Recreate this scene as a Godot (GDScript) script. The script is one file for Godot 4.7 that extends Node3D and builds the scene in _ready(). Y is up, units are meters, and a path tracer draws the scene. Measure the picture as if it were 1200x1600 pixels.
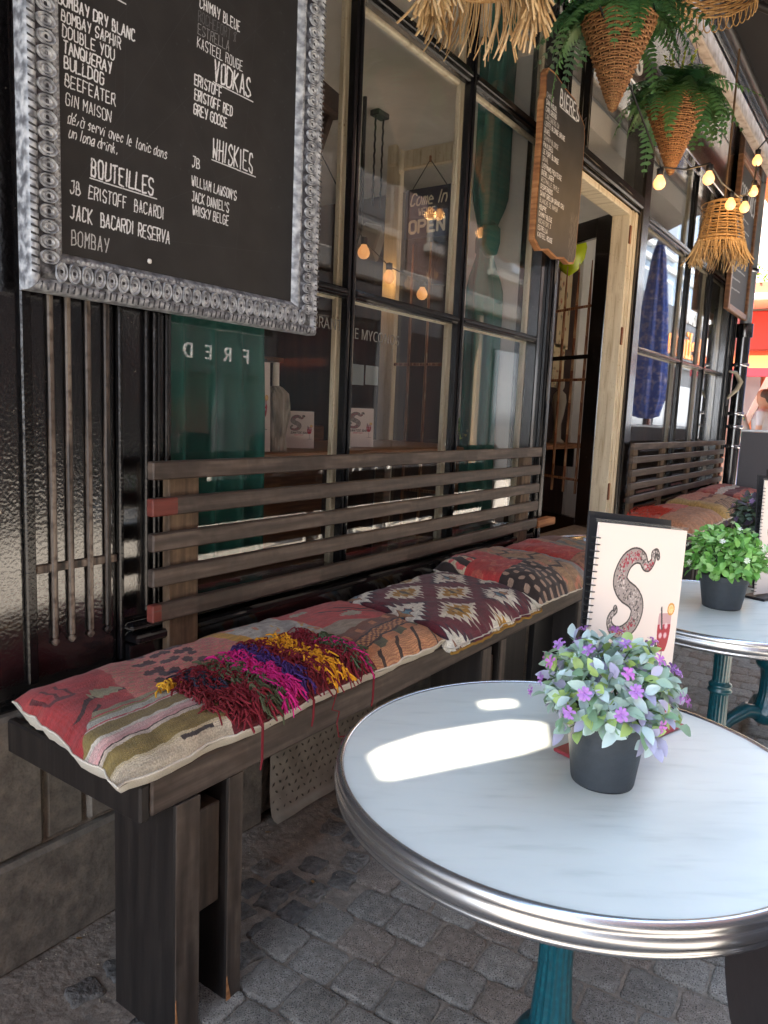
extends Node3D

# ---------------------------------------------------------------- mesh builder
class MB:
	var v := PackedVector3Array()
	var u := PackedVector2Array()
	var c := PackedColorArray()
	var i := PackedInt32Array()
	var use_c := false
	func vt(p: Vector3, t := Vector2.ZERO, col := Color.WHITE) -> int:
		v.append(p); u.append(t); c.append(col)
		return v.size() - 1
	func tri(a: int, b: int, d: int) -> void:
		i.append(a); i.append(b); i.append(d)
	func quad(a: Vector3, b: Vector3, d: Vector3, e: Vector3, w := 1.0, h := 1.0) -> void:
		var k := vt(a, Vector2(0, h)); vt(b, Vector2(w, h)); vt(d, Vector2(w, 0)); vt(e, Vector2(0, 0))
		tri(k, k + 1, k + 2); tri(k, k + 2, k + 3)
	func grid(rows: Array, closed := false, col := Color.WHITE) -> void:
		var n: int = rows[0].size()
		var k := v.size()
		for r in rows.size():
			var row: PackedVector3Array = rows[r]
			for s in n:
				vt(row[s], Vector2(float(s) / (n - (0 if closed else 1)), float(r) / maxi(1, rows.size() - 1)), col)
		for r in rows.size() - 1:
			for s in (n if closed else n - 1):
				var a := k + r * n + s
				var b := k + r * n + (s + 1) % n
				tri(a, b, b + n); tri(a, b + n, a + n)
	func tube(path: PackedVector3Array, rad: Array, sides := 6, flat := 1.0, col := Color.WHITE) -> void:
		var rows := []
		var up := Vector3.UP
		for k in path.size():
			var d := (path[mini(k + 1, path.size() - 1)] - path[maxi(k - 1, 0)]).normalized()
			if absf(d.dot(up)) > 0.95:
				up = Vector3.RIGHT if absf(d.x) < 0.8 else Vector3.BACK
			var x := d.cross(up).normalized()
			var y := x.cross(d).normalized()
			up = y
			var r: float = rad[k] if rad.size() > 1 else rad[0]
			var row := PackedVector3Array()
			for s in sides:
				var a := TAU * s / sides
				row.append(path[k] + x * cos(a) * r + y * sin(a) * r * flat)
			rows.append(row)
		grid(rows, true, col)
		for e in [0, rows.size() - 1]:
			var m := vt(path[e], Vector2.ZERO, col)
			var b := v.size()
			for s in sides:
				vt(rows[e][s], Vector2.ZERO, col)
			for s in sides:
				if e == 0: tri(m, b + s, b + (s + 1) % sides)
				else: tri(m, b + (s + 1) % sides, b + s)
	func lathe(prof: Array, seg := 32, flutes := 0) -> void:
		# prof: [radius, y] or [radius, y, flute depth]
		var rows := []
		for p in prof:
			var row := PackedVector3Array()
			for s in seg:
				var a := TAU * s / seg
				var r: float = p[0]
				if p.size() > 2:
					r -= p[2] * (0.5 - 0.5 * cos(a * flutes))
				row.append(Vector3(cos(a) * r, p[1], sin(a) * r))
			rows.append(row)
		grid(rows, true)
	func poly(pts: PackedVector2Array, depth: float) -> void:
		# flat shape in xy pushed out along z by depth
		var t := Geometry2D.triangulate_polygon(pts)
		for zz in [0.0, depth]:
			var k := v.size()
			for p in pts: vt(Vector3(p.x, p.y, zz), p)
			for q in range(0, t.size(), 3):
				if zz > 0.0: tri(k + t[q], k + t[q + 1], k + t[q + 2])
				else: tri(k + t[q], k + t[q + 2], k + t[q + 1])
		for k in pts.size():
			var a := pts[k]
			var b := pts[(k + 1) % pts.size()]
			quad(Vector3(a.x, a.y, 0), Vector3(b.x, b.y, 0), Vector3(b.x, b.y, depth), Vector3(a.x, a.y, depth))
	func done() -> ArrayMesh:
		var n := PackedVector3Array()
		n.resize(v.size())
		for k in range(0, i.size(), 3):
			var a := i[k]; var b := i[k + 1]; var d := i[k + 2]
			var f := (v[d] - v[a]).cross(v[b] - v[a])
			n[a] += f; n[b] += f; n[d] += f
		for k in n.size():
			n[k] = n[k].normalized() if n[k].length_squared() > 1e-20 else Vector3.UP
		var arr := []
		arr.resize(Mesh.ARRAY_MAX)
		arr[Mesh.ARRAY_VERTEX] = v
		arr[Mesh.ARRAY_NORMAL] = n
		arr[Mesh.ARRAY_TEX_UV] = u
		if use_c: arr[Mesh.ARRAY_COLOR] = c
		arr[Mesh.ARRAY_INDEX] = i
		var m := ArrayMesh.new()
		m.add_surface_from_arrays(Mesh.PRIMITIVE_TRIANGLES, arr)
		return m

var rng := RandomNumberGenerator.new()
var taken := {}
var boxes := {}
var M := {}

func rf(a: float, b: float) -> float: return rng.randf_range(a, b)
func V(x: float, y: float, z: float) -> Vector3: return Vector3(x, y, z)

# chamfered box centred on the origin
func cbox(sx: float, sy: float, sz: float, b := 0.003) -> ArrayMesh:
	var key := "%.4f %.4f %.4f %.4f" % [sx, sy, sz, b]
	if boxes.has(key): return boxes[key]
	b = minf(b, minf(sx, minf(sy, sz)) * 0.4)
	var h := Vector3(sx, sy, sz) * 0.5
	var m := MB.new()
	var pt := func(s: Vector3, ax: int) -> Vector3:
		var p := Vector3(s.x * (h.x - b), s.y * (h.y - b), s.z * (h.z - b))
		p[ax] = s[ax] * h[ax]
		return p
	var face := func(ps: Array) -> void:
		var mid := Vector3.ZERO
		for p in ps: mid += p
		var f: Vector3 = (ps[2] - ps[0]).cross(ps[1] - ps[0])
		if f.dot(mid) < 0.0: ps.reverse()
		var k := m.v.size()
		for p in ps: m.vt(p, Vector2(p.x + p.z, p.y))
		for q in ps.size() - 2: m.tri(k, k + q + 1, k + q + 2)
	for ax in 3:
		var a1 := (ax + 1) % 3
		var a2 := (ax + 2) % 3
		for sg in [-1.0, 1.0]:
			var ps := []
			for o in [[-1.0, -1.0], [1.0, -1.0], [1.0, 1.0], [-1.0, 1.0]]:
				var s := Vector3.ZERO
				s[ax] = sg; s[a1] = o[0]; s[a2] = o[1]
				ps.append(pt.call(s, ax))
			face.call(ps)
		for s1 in [-1.0, 1.0]:
			for s2 in [-1.0, 1.0]:
				var sa := Vector3.ZERO
				sa[ax] = -1.0; sa[a1] = s1; sa[a2] = s2
				var sb := sa
				sb[ax] = 1.0
				face.call([pt.call(sa, a1), pt.call(sb, a1), pt.call(sb, a2), pt.call(sa, a2)])
	for k in 8:
		var s := Vector3(1.0 if k & 1 else -1.0, 1.0 if k & 2 else -1.0, 1.0 if k & 4 else -1.0)
		face.call([pt.call(s, 0), pt.call(s, 1), pt.call(s, 2)])
	boxes[key] = m.done()
	return boxes[key]

func numbered(n: String) -> String:
	taken[n] = taken.get(n, -1) + 1
	return n if taken[n] == 0 else "%s_%03d" % [n, taken[n]]

func tag(o: Node3D, label := "", category := "", group := "", kind := "") -> Node3D:
	if label: o.set_meta("label", label)
	if category: o.set_meta("category", category)
	if group: o.set_meta("group", group)
	if kind: o.set_meta("kind", kind)
	return o

func thing(called: String, label: String, category: String, at := Vector3.ZERO, turn := 0.0, group := "") -> Node3D:
	var o := Node3D.new()
	o.name = numbered(called)
	add_child(o)
	o.position = at
	o.rotation.y = turn
	tag(o, label, category, group)
	return o

func part(p: Node, called: String, mesh: Mesh, mat: Material, at := Vector3.ZERO, rot := Vector3.ZERO, kind := "") -> MeshInstance3D:
	var o := MeshInstance3D.new()
	o.name = called if p != self else numbered(called)
	o.mesh = mesh
	o.material_override = mat
	p.add_child(o, true)
	o.position = at
	o.rotation = rot
	if kind: o.set_meta("kind", kind)
	return o

# a part that is a box given by two opposite corners
func slab(p: Node, called: String, mat: Material, x0: float, x1: float, y0: float, y1: float, z0: float, z1: float, b := 0.003) -> MeshInstance3D:
	return part(p, called, cbox(x1 - x0, y1 - y0, z1 - z0, b), mat, V((x0 + x1) / 2, (y0 + y1) / 2, (z0 + z1) / 2))

func group_part(p: Node, called: String) -> Node3D:
	var o := Node3D.new()
	o.name = called
	p.add_child(o, true)
	return o

# ---------------------------------------------------------------- textures
func noise(freq: float, sd: int, oct := 3, kind := FastNoiseLite.TYPE_SIMPLEX_SMOOTH) -> FastNoiseLite:
	var n := FastNoiseLite.new()
	n.noise_type = kind
	n.frequency = freq
	n.seed = sd
	n.fractal_octaves = oct
	return n

func gray(freq: float, sd: int, w := 512, h := 512, oct := 3, kind := FastNoiseLite.TYPE_SIMPLEX_SMOOTH) -> PackedByteArray:
	var im := noise(freq, sd, oct, kind).get_seamless_image(w, h)
	im.convert(Image.FORMAT_L8)
	return im.get_data()

# noise drawn long along u (sx > 1) or along v (sy > 1)
func streaks(freq: float, sd: int, sx: int, sy: int, w := 512, oct := 4) -> PackedByteArray:
	var im := noise(freq, sd, oct).get_seamless_image(w / sx, w / sy)
	im.convert(Image.FORMAT_L8)
	im.resize(w, w, Image.INTERPOLATE_CUBIC)
	return im.get_data()

func lut(stops: Array) -> PackedByteArray:
	# stops: [position 0..1, Color]
	var out := PackedByteArray()
	for k in 256:
		var t := k / 255.0
		var c: Color = stops[0][1]
		for s in stops.size() - 1:
			if t >= stops[s][0]:
				c = (stops[s][1] as Color).lerp(stops[s + 1][1], clampf((t - stops[s][0]) / maxf(1e-4, stops[s + 1][0] - stops[s][0]), 0, 1))
		out.append(int(clampf(c.r, 0, 1) * 255)); out.append(int(clampf(c.g, 0, 1) * 255)); out.append(int(clampf(c.b, 0, 1) * 255))
	return out

func ramp(g: PackedByteArray, stops: Array, w := 512, h := 512, g2 := PackedByteArray(), stops2 := []) -> ImageTexture:
	var l := lut(stops)
	var out := PackedByteArray()
	out.resize(w * h * 3)
	var two := g2.size() > 0
	var l2 := lut(stops2) if two else PackedByteArray()
	for k in w * h:
		var a := g[k] * 3
		var o := k * 3
		if two:
			var b := g2[k] * 3
			out[o] = l[a] * l2[b] / 255; out[o + 1] = l[a + 1] * l2[b + 1] / 255; out[o + 2] = l[a + 2] * l2[b + 2] / 255
		else:
			out[o] = l[a]; out[o + 1] = l[a + 1]; out[o + 2] = l[a + 2]
	return ImageTexture.create_from_image(Image.create_from_data(w, h, false, Image.FORMAT_RGB8, out))

func tex(g: PackedByteArray, w := 512, h := 512) -> ImageTexture:
	return ImageTexture.create_from_image(Image.create_from_data(w, h, false, Image.FORMAT_L8, g))

func C8(r: int, g: int, b: int) -> Color: return Color(r / 255.0, g / 255.0, b / 255.0)

func mat(col: Color, rough := 0.7, metal := 0.0, spec := 0.5) -> StandardMaterial3D:
	var m := StandardMaterial3D.new()
	m.albedo_color = col
	m.roughness = rough
	m.metallic = metal
	m.metallic_specular = spec
	return m

func tmat(t: Texture2D, scale: float, rough := 0.7, bump: Texture2D = null, bump_cm := 0.1, world := true) -> StandardMaterial3D:
	var m := mat(Color.WHITE, rough)
	m.albedo_texture = t
	m.uv1_triplanar = true
	m.uv1_world_triplanar = world
	m.uv1_scale = Vector3.ONE * scale
	if bump:
		m.heightmap_enabled = true
		m.heightmap_texture = bump
		m.heightmap_scale = bump_cm
	return m

func pane(alpha := 0.03, tint := Color(0.5, 0.55, 0.55)) -> StandardMaterial3D:
	var m := mat(Color(tint.r, tint.g, tint.b, alpha), 0.0)
	m.transparency = BaseMaterial3D.TRANSPARENCY_ALPHA
	return m

# ---------------------------------------------------------------- handwriting
# strokes on a 4 x 6 grid, two digits a point, commas between strokes
const GLYPH := {
	"A": "002640,1232", "B": "0006263534331303,3342413000", "C": "4536160501103041", "D": "000626454120000", "E": "46060040,0333", "F": "460600,0333",
	"G": "45361605011030414323", "H": "0006,4046,0343", "I": "2026", "J": "1646,3631201001", "K": "0006,460340", "L": "060040", "M": "0006234640", "N": "00064046",
	"O": "160501103041453616", "P": "00063645443303", "Q": "160501103041453616,2240", "R": "00063645443303,2340", "S": "4536160504134241301001", "T": "0646,2620",
	"U": "060110304146", "V": "062046", "W": "0610233046", "X": "0046,0640", "Y": "0623,4620", "Z": "06460040", "1": "152620", "8": "133546360514310011334", "'": "2624",
	".": "2021", "-": "1333", "a": "43341403011030,4440", "c": "4334140301103041", "d": "4640,43341403011030", "e": "0242331403011040", "g": "43341402113143,4440301001",
	"i": "2320,2525", "j": "232110", "k": "0600,3402,1340", "l": "2620", "n": "0004,0314344240", "o": "14030110304143341", "r": "0004,03143433", "s": "433414031332413010",
	"t": "262130,1434", "u": "040110304144,4440", "v": "042044", "w": "0410233044", "!": "2622,2020", "m": "0004,03142320,23344340",
}

# draws words with a chalk or a pen; px per glyph height; returns the width drawn
func write(im: Image, s: String, x: float, y: float, h: float, col: Color, r := 1.6, slant := 0.0, wide := 0.62, rough := 0.35, shake := 0.25, turn := 0.0) -> float:
	var at := Vector2(0, 0)
	var k := h / 6.0
	for ch in s:
		var acc := ""
		var base := ch
		if ch == "é": base = "e"; acc = "2536"
		if ch == "à": base = "a"; acc = "3516"
		if ch == "Ê": base = "E"; acc = "1726,2637"
		if ch == " ":
			at.x += h * wide * 0.55 + h * 0.12
			continue
		var g: String = GLYPH.get(base, "")
		if acc: g += "," + acc
		for st in g.split(","):
			var pts := PackedVector2Array()
			for q in range(0, st.length() - 1, 2):
				var p := Vector2(st[q].to_float() / 4.0 * h * wide * 0.86, st[q + 1].to_float() * k)
				p += Vector2(rf(-1, 1), rf(-1, 1)) * k * shake
				if base in "Iil'": p.x -= h * wide * 0.3
				p.x += p.y * slant
				pts.append(p)
			if pts.size() == 1: pts.append(pts[0])
			for q in pts.size() - 1:
				var n := int(pts[q].distance_to(pts[q + 1]) / 0.6) + 1
				for t in n + 1:
					var p := pts[q].lerp(pts[q + 1], float(t) / n) + at
					p = p.rotated(turn)
					dab(im, x + p.x, y - p.y, r, col, rough)
		at.x += h * wide * (1.24 if not (base in "Iil'") else 0.72)
	return at.x

func dab(im: Image, x: float, y: float, r: float, col: Color, rough := 0.0) -> void:
	var R := int(ceil(r))
	for dy in range(-R, R + 1):
		for dx in range(-R, R + 1):
			var d := Vector2(dx, dy).length() / r
			if d > 1.0 or (rough > 0.0 and rng.randf() < rough * d): continue
			var px := int(x) + dx
			var py := int(y) + dy
			if px >= 0 and py >= 0 and px < im.get_width() and py < im.get_height():
				im.set_pixel(px, py, im.get_pixel(px, py).lerp(col, 0.85 if d < 0.7 else 0.5))

func stroke(im: Image, a: Vector2, b: Vector2, r: float, col: Color, rough := 0.2) -> void:
	var n := int(a.distance_to(b) / maxf(0.6, r * 0.6)) + 1
	for t in n + 1:
		var p := a.lerp(b, float(t) / n)
		dab(im, p.x, p.y, r, col, rough)

func pic(im: Image) -> StandardMaterial3D:
	var m := mat(Color.WHITE, 0.7)
	m.albedo_texture = ImageTexture.create_from_image(im)
	return m

# a flat sheet w x h in the xy plane facing +z, uv upright, with a thin back
func sheet(w: float, h: float, t := 0.002) -> ArrayMesh:
	var m := MB.new()
	var a := w / 2
	var b := h / 2
	m.quad(V(-a, -b, t), V(-a, b, t), V(a, b, t), V(a, -b, t))
	for k in 4: m.u[k] = [Vector2(0, 1), Vector2(0, 0), Vector2(1, 0), Vector2(1, 1)][k]
	m.quad(V(a, -b, 0), V(a, b, 0), V(-a, b, 0), V(-a, -b, 0))
	m.quad(V(-a, b, 0), V(a, b, 0), V(a, b, t), V(-a, b, t))
	m.quad(V(-a, -b, t), V(a, -b, t), V(a, -b, 0), V(-a, -b, 0))
	m.quad(V(-a, -b, 0), V(-a, b, 0), V(-a, b, t), V(-a, -b, t))
	m.quad(V(a, -b, t), V(a, b, t), V(a, b, 0), V(a, -b, 0))
	for k in range(4, 24): m.u[k] = Vector2(0.02, 0.02)
	return m.done()

# ---------------------------------------------------------------- scene
const SUN := Vector3(-0.5035, 0.848, -0.159)   # towards the sun

func _ready() -> void:
	rng.seed = 20240607
	var cam := Camera3D.new()
	cam.name = "camera"
	cam.projection = Camera3D.PROJECTION_PERSPECTIVE
	cam.keep_aspect = Camera3D.KEEP_HEIGHT
	cam.fov = rad_to_deg(2.0 * atan(800.0 / 1160.0))
	cam.near = 0.05
	cam.far = 200.0
	add_child(cam)
	cam.transform = Transform3D(Basis(V(0.577, 0.042, 0.815), V(0.087, 0.990, -0.112), V(-0.812, 0.135, 0.568)).orthonormalized(), V(0, 1.19, 1.43))
	cam.current = true

	var sky_mat := ProceduralSkyMaterial.new()
	sky_mat.sky_top_color = Color(0.56, 0.645, 0.75)
	sky_mat.sky_horizon_color = Color(0.90, 0.91, 0.92)
	sky_mat.sky_curve = 0.16
	sky_mat.ground_bottom_color = Color(0.35, 0.33, 0.31)
	sky_mat.ground_horizon_color = Color(0.62, 0.64, 0.66)
	var sky := Sky.new()
	sky.sky_material = sky_mat
	var env := Environment.new()
	env.background_mode = Environment.BG_SKY
	env.sky = sky
	env.background_energy_multiplier = 2.0
	env.tonemap_mode = Environment.TONE_MAPPER_LINEAR
	env.tonemap_exposure = 7.0
	env.sdfgi_enabled = true
	env.ssao_enabled = true
	env.ssil_enabled = true
	var we := WorldEnvironment.new()
	we.name = "environment"
	we.environment = env
	add_child(we)
	var sun := DirectionalLight3D.new()
	sun.name = "sun"
	sun.light_energy = 1.45
	sun.light_angular_distance = 0.5
	sun.light_color = Color(1.0, 0.955, 0.88)
	sun.shadow_enabled = true
	add_child(sun)
	sun.look_at_from_position(V(0, 5, 0), V(0, 5, 0) - SUN, Vector3.UP)

	materials()
	build_ground()
	build_bar()
	build_interior()
	build_awning()
	build_street()
	build_bench(0.755, 3.14, "long dark wooden bench with slatted back under the big window", 0)
	build_bench(4.50, 7.18, "far slatted bench beyond the doorway, partly hidden by the tables", 1)
	build_cushions()
	build_boards()
	build_tables()
	build_table_things()
	build_hanging()
	build_street_things()

func materials() -> void:
	# glossy black paint, stippled by many coats, with small chips
	var g1 := gray(0.05, 3, 512, 512, 4)
	var g2 := gray(0.012, 4, 512, 512, 4)
	var fine := gray(0.11, 8, 512, 512, 2)
	var fine_t := tex(fine)
	var b := mat(Color.WHITE, 0.20, 0.0, 0.7)
	b.clearcoat_enabled = true
	b.clearcoat = 1.0
	b.clearcoat_roughness = 0.10
	b.albedo_texture = ramp(g1, [[0.0, C8(15, 14, 16)], [0.8, C8(20, 19, 20)], [0.865, C8(26, 24, 24)], [0.9, C8(120, 112, 100)], [1.0, C8(170, 162, 148)]])
	b.uv1_triplanar = true
	b.uv1_world_triplanar = true
	b.uv1_scale = Vector3.ONE * 1.7
	b.heightmap_enabled = true
	b.heightmap_texture = fine_t
	b.heightmap_scale = 0.06
	M.black = b
	var bs := b.duplicate()
	bs.heightmap_scale = 0.03
	bs.uv1_scale = Vector3(2.3, 1.4, 2.3)
	M.black_smooth = bs
	var sv := streaks(0.03, 11, 1, 16)
	var sv2 := streaks(0.045, 12, 1, 32)
	var sv3 := streaks(0.05, 15, 1, 64)
	var sh := streaks(0.03, 13, 16, 1)
	var sh_t := tex(sh)
	var sv_t := tex(sv)
	var sh2 := streaks(0.05, 14, 40, 1)
	M.worn_black = tmat(ramp(sv2, [[0.0, C8(14, 13, 14)], [0.36, C8(24, 21, 21)], [0.44, C8(70, 58, 50)], [0.58, C8(104, 92, 82)], [0.8, C8(140, 128, 114)], [1.0, C8(120, 104, 92)]], 512, 512, g1, [[0.0, C8(90, 80, 74)], [0.3, C8(200, 190, 184)], [0.5, C8(255, 255, 255)], [1.0, C8(255, 255, 255)]]), 1.3, 0.45, fine_t, 0.08)
	M.edge_black = tmat(ramp(sv3, [[0.0, C8(13, 12, 14)], [0.70, C8(19, 18, 19)], [0.76, C8(70, 64, 58)], [0.90, C8(128, 122, 112)], [1.0, C8(150, 144, 134)]]), 1.9, 0.25, fine_t, 0.06)
	M.edge_black_h = tmat(ramp(sh2, [[0.0, C8(13, 12, 14)], [0.72, C8(19, 18, 19)], [0.78, C8(64, 60, 56)], [0.92, C8(120, 115, 106)], [1.0, C8(140, 134, 124)]]), 1.9, 0.22, fine_t, 0.05)
	# dark stained wood, grain along x and along y
	var dark := [[0.0, C8(52, 42, 36)], [0.45, C8(72, 61, 54)], [0.7, C8(88, 76, 68)], [1.0, C8(110, 96, 85)]]
	var spots := [[0.0, C8(200, 195, 190)], [0.5, C8(255, 255, 255)], [1.0, C8(225, 215, 205)]]
	M.slat = tmat(ramp(sh, dark, 512, 512, g2, spots), 2.2, 0.55, sh_t, 0.05)
	M.plank = tmat(ramp(sv, [[0.0, C8(52, 43, 37)], [0.5, C8(76, 65, 57)], [1.0, C8(104, 91, 80)]], 512, 512, g2, spots), 2.2, 0.5, sv_t, 0.05)
	M.plank_dark = tmat(ramp(sv, [[0.0, C8(24, 20, 19)], [0.5, C8(33, 28, 26)], [1.0, C8(46, 40, 36)]]), 2.2, 0.45, sv_t, 0.05)
	M.raw_wood = tmat(ramp(sh, [[0.0, C8(120, 76, 44)], [0.5, C8(165, 112, 68)], [1.0, C8(190, 140, 95)]]), 3.0, 0.7)
	M.red_end = tmat(ramp(sh, [[0.0, C8(92, 44, 36)], [0.6, C8(116, 52, 42)], [1.0, C8(96, 78, 68)]]), 3.0, 0.6)
	M.back_post = tmat(ramp(sv, [[0.0, C8(70, 54, 40)], [0.5, C8(98, 78, 58)], [1.0, C8(122, 100, 76)]], 512, 512, g2, spots), 2.6, 0.7)
	# stone, pavers, earth
	var st := gray(0.02, 21, 512, 512, 5)
	var speck := gray(0.16, 22, 512, 512, 2)
	var speck_t := tex(speck)
	M.stone = tmat(ramp(st, [[0.0, C8(92, 84, 76)], [0.5, C8(114, 106, 96)], [1.0, C8(140, 128, 114)]], 512, 512, speck, [[0.0, C8(215, 212, 208)], [0.5, C8(250, 250, 250)], [1.0, C8(255, 252, 245)]]), 1.6, 0.85, tex(gray(0.05, 23, 512, 512, 5)), 0.13)
	var agg2 := gray(0.13, 25, 512, 512, 1)
	var agg_t := tex(agg2)
	var flecks := [[0.0, C8(60, 57, 57)], [0.17, C8(86, 82, 82)], [0.24, C8(206, 203, 200)], [0.78, C8(222, 219, 215)], [0.84, C8(255, 255, 255)], [1.0, C8(255, 255, 255)]]
	var tones := [[C8(134, 128, 121), C8(156, 149, 141)], [C8(144, 138, 131), C8(166, 159, 150)], [C8(124, 119, 113), C8(146, 140, 132)], [C8(134, 122, 112), C8(156, 142, 130)]]
	M.paver = []
	for k in tones.size():
		M.paver.append(tmat(ramp(st, [[0.2, tones[k][0]], [0.75, tones[k][1].lightened(0.06)], [1.0, tones[k][1].lightened(0.14)]], 512, 512, agg2, flecks), 3.6, 0.85, agg_t, 0.22))
	M.sett = []
	var sett_t := tex(gray(0.04, 28, 512, 512, 4))
	for k in 3:
		M.sett.append(tmat(ramp(st, [[0.2, C8(74 + k * 9, 71 + k * 8, 69 + k * 6)], [0.8, C8(102 + k * 9, 98 + k * 8, 94 + k * 7)], [1.0, C8(120, 116, 110)]], 512, 512, agg2, [[0.0, C8(190, 188, 186)], [0.4, C8(255, 255, 255)], [1.0, C8(255, 255, 255)]]), 3.0, 0.8, sett_t, 0.5))
	var sett_b := tex(gray(0.03, 29, 512, 512, 5))
	M.earth = tmat(ramp(st, [[0.0, C8(108, 98, 88)], [0.5, C8(130, 119, 108)], [1.0, C8(150, 138, 124)]], 512, 512, speck, [[0.0, C8(190, 184, 180)], [0.5, C8(255, 255, 255)], [1.0, C8(255, 250, 245)]]), 2.4, 0.95, sett_b, 0.30)
	M.street = tmat(ramp(g2, [[0.0, C8(150, 144, 136)], [0.5, C8(172, 165, 156)], [1.0, C8(190, 183, 173)]], 512, 512, speck, [[0.0, C8(205, 200, 196)], [0.5, C8(255, 255, 255)], [1.0, C8(255, 252, 248)]]), 0.8, 0.9, speck_t, 0.3)
	# marble pattern laminate: faint slanting veins
	var vein := streaks(0.012, 31, 3, 1)
	var vein2 := streaks(0.045, 32, 6, 1)
	M.marble = tmat(ramp(vein, [[0.0, C8(198, 202, 197)], [0.4, C8(208, 211, 205)], [1.0, C8(214, 216, 209)]], 512, 512, vein2, [[0.0, C8(236, 238, 237)], [0.3, C8(252, 252, 252)], [0.45, C8(255, 255, 255)], [1.0, C8(255, 255, 255)]]), 1.7, 0.38, null, 0.0, false)
	var rim := mat(C8(186, 188, 192), 0.27, 0.95)
	M.rim = rim
	var teal := tmat(ramp(gray(0.06, 36, 256, 256, 4), [[0.0, C8(2, 58, 70)], [0.6, C8(4, 74, 86)], [0.85, C8(8, 88, 98)], [1.0, C8(30, 104, 110)]], 256, 256), 6.0, 0.3)
	teal.clearcoat_enabled = true
	teal.clearcoat = 0.5
	teal.clearcoat_roughness = 0.15
	M.teal = teal
	M.pot = tmat(ramp(gray(0.03, 38, 256, 256, 3), [[0.0, C8(52, 56, 60)], [1.0, C8(62, 66, 70)]], 256, 256), 8.0, 0.5, tex(gray(0.14, 39, 256, 256, 2), 256, 256), 0.03, false)
	M.soil = mat(C8(52, 44, 36), 0.95)
	M.cream = tmat(ramp(sv, [[0.0, C8(168, 150, 120)], [0.3, C8(206, 192, 164)], [0.7, C8(220, 208, 182)], [1.0, C8(190, 172, 140)]], 512, 512, g1, [[0.0, C8(205, 185, 160)], [0.25, C8(255, 255, 255)], [0.86, C8(255, 255, 255)], [0.9, C8(150, 120, 95)], [1.0, C8(120, 92, 70)]]), 1.8, 0.55)
	M.rust = tmat(ramp(sv2, [[0.0, C8(70, 38, 24)], [0.45, C8(122, 70, 42)], [0.62, C8(160, 104, 66)], [0.75, C8(205, 178, 138)], [1.0, C8(96, 54, 36)]], 512, 512), 5.0, 0.8, fine_t, 0.15)
	M.plaster = tmat(ramp(g2, [[0.0, C8(206, 202, 194)], [1.0, C8(222, 218, 210)]]), 0.5, 0.9)
	M.brown_wall = tmat(ramp(sv, [[0.0, C8(44, 26, 20)], [0.5, C8(58, 35, 26)], [1.0, C8(74, 46, 34)]]), 0.7, 0.6)
	M.floor_wood = tmat(ramp(sh, [[0.0, C8(62, 42, 30)], [1.0, C8(104, 74, 52)]]), 1.2, 0.5)
	M.table_wood = tmat(ramp(sh, [[0.0, C8(96, 62, 38)], [0.6, C8(132, 90, 58)], [1.0, C8(160, 116, 78)]]), 1.6, 0.4)
	M.glass = pane(0.03)
	M.clear_glass = pane(0.02)
	var cv := streaks(0.02, 41, 1, 8, 256)
	M.curtain = tmat(ramp(cv, [[0.0, C8(8, 74, 66)], [0.5, C8(12, 92, 82)], [1.0, C8(18, 106, 95)]], 256, 256), 1.5, 0.85)
	M.curtain.backlight_enabled = true
	M.curtain.backlight = Color(0.12, 0.2, 0.18)
	M.chrome = mat(C8(200, 200, 205), 0.18, 1.0)
	M.dark_metal = mat(C8(42, 40, 44), 0.4, 0.6)
	M.white_paint = tmat(ramp(g2, [[0.0, C8(214, 212, 206)], [1.0, C8(228, 226, 222)]]), 0.7, 0.5)
	M.wire_black = mat(C8(20, 20, 22), 0.5)
	# wicker and raffia
	var wk := streaks(0.05, 44, 4, 1, 256)
	M.wicker = tmat(ramp(wk, [[0.0, C8(96, 60, 34)], [0.45, C8(142, 96, 58)], [0.75, C8(176, 128, 82)], [1.0, C8(204, 160, 112)]], 256, 256), 7.0, 0.65, null, 0.0, false)
	M.rattan = tmat(ramp(wk, [[0.0, C8(150, 110, 62)], [0.5, C8(190, 150, 96)], [1.0, C8(216, 180, 126)]], 256, 256), 7.0, 0.55, null, 0.0, false)
	M.raffia = []
	for c in [[C8(196, 160, 108), C8(226, 196, 148)], [C8(176, 138, 90), C8(206, 172, 124)], [C8(214, 184, 138), C8(236, 212, 172)]]:
		var r := tmat(ramp(wk, [[0.0, c[0]], [1.0, c[1]]], 256, 256), 9.0, 0.6, null, 0.0, false)
		r.backlight_enabled = true
		r.backlight = Color(0.35, 0.3, 0.2)
		M.raffia.append(r)
	M.white_cloth = mat(C8(222, 214, 200), 0.9)
	M.chalk_black = mat(C8(34, 33, 35), 0.75)
	M.paper = mat(C8(232, 224, 212), 0.6)

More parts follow.
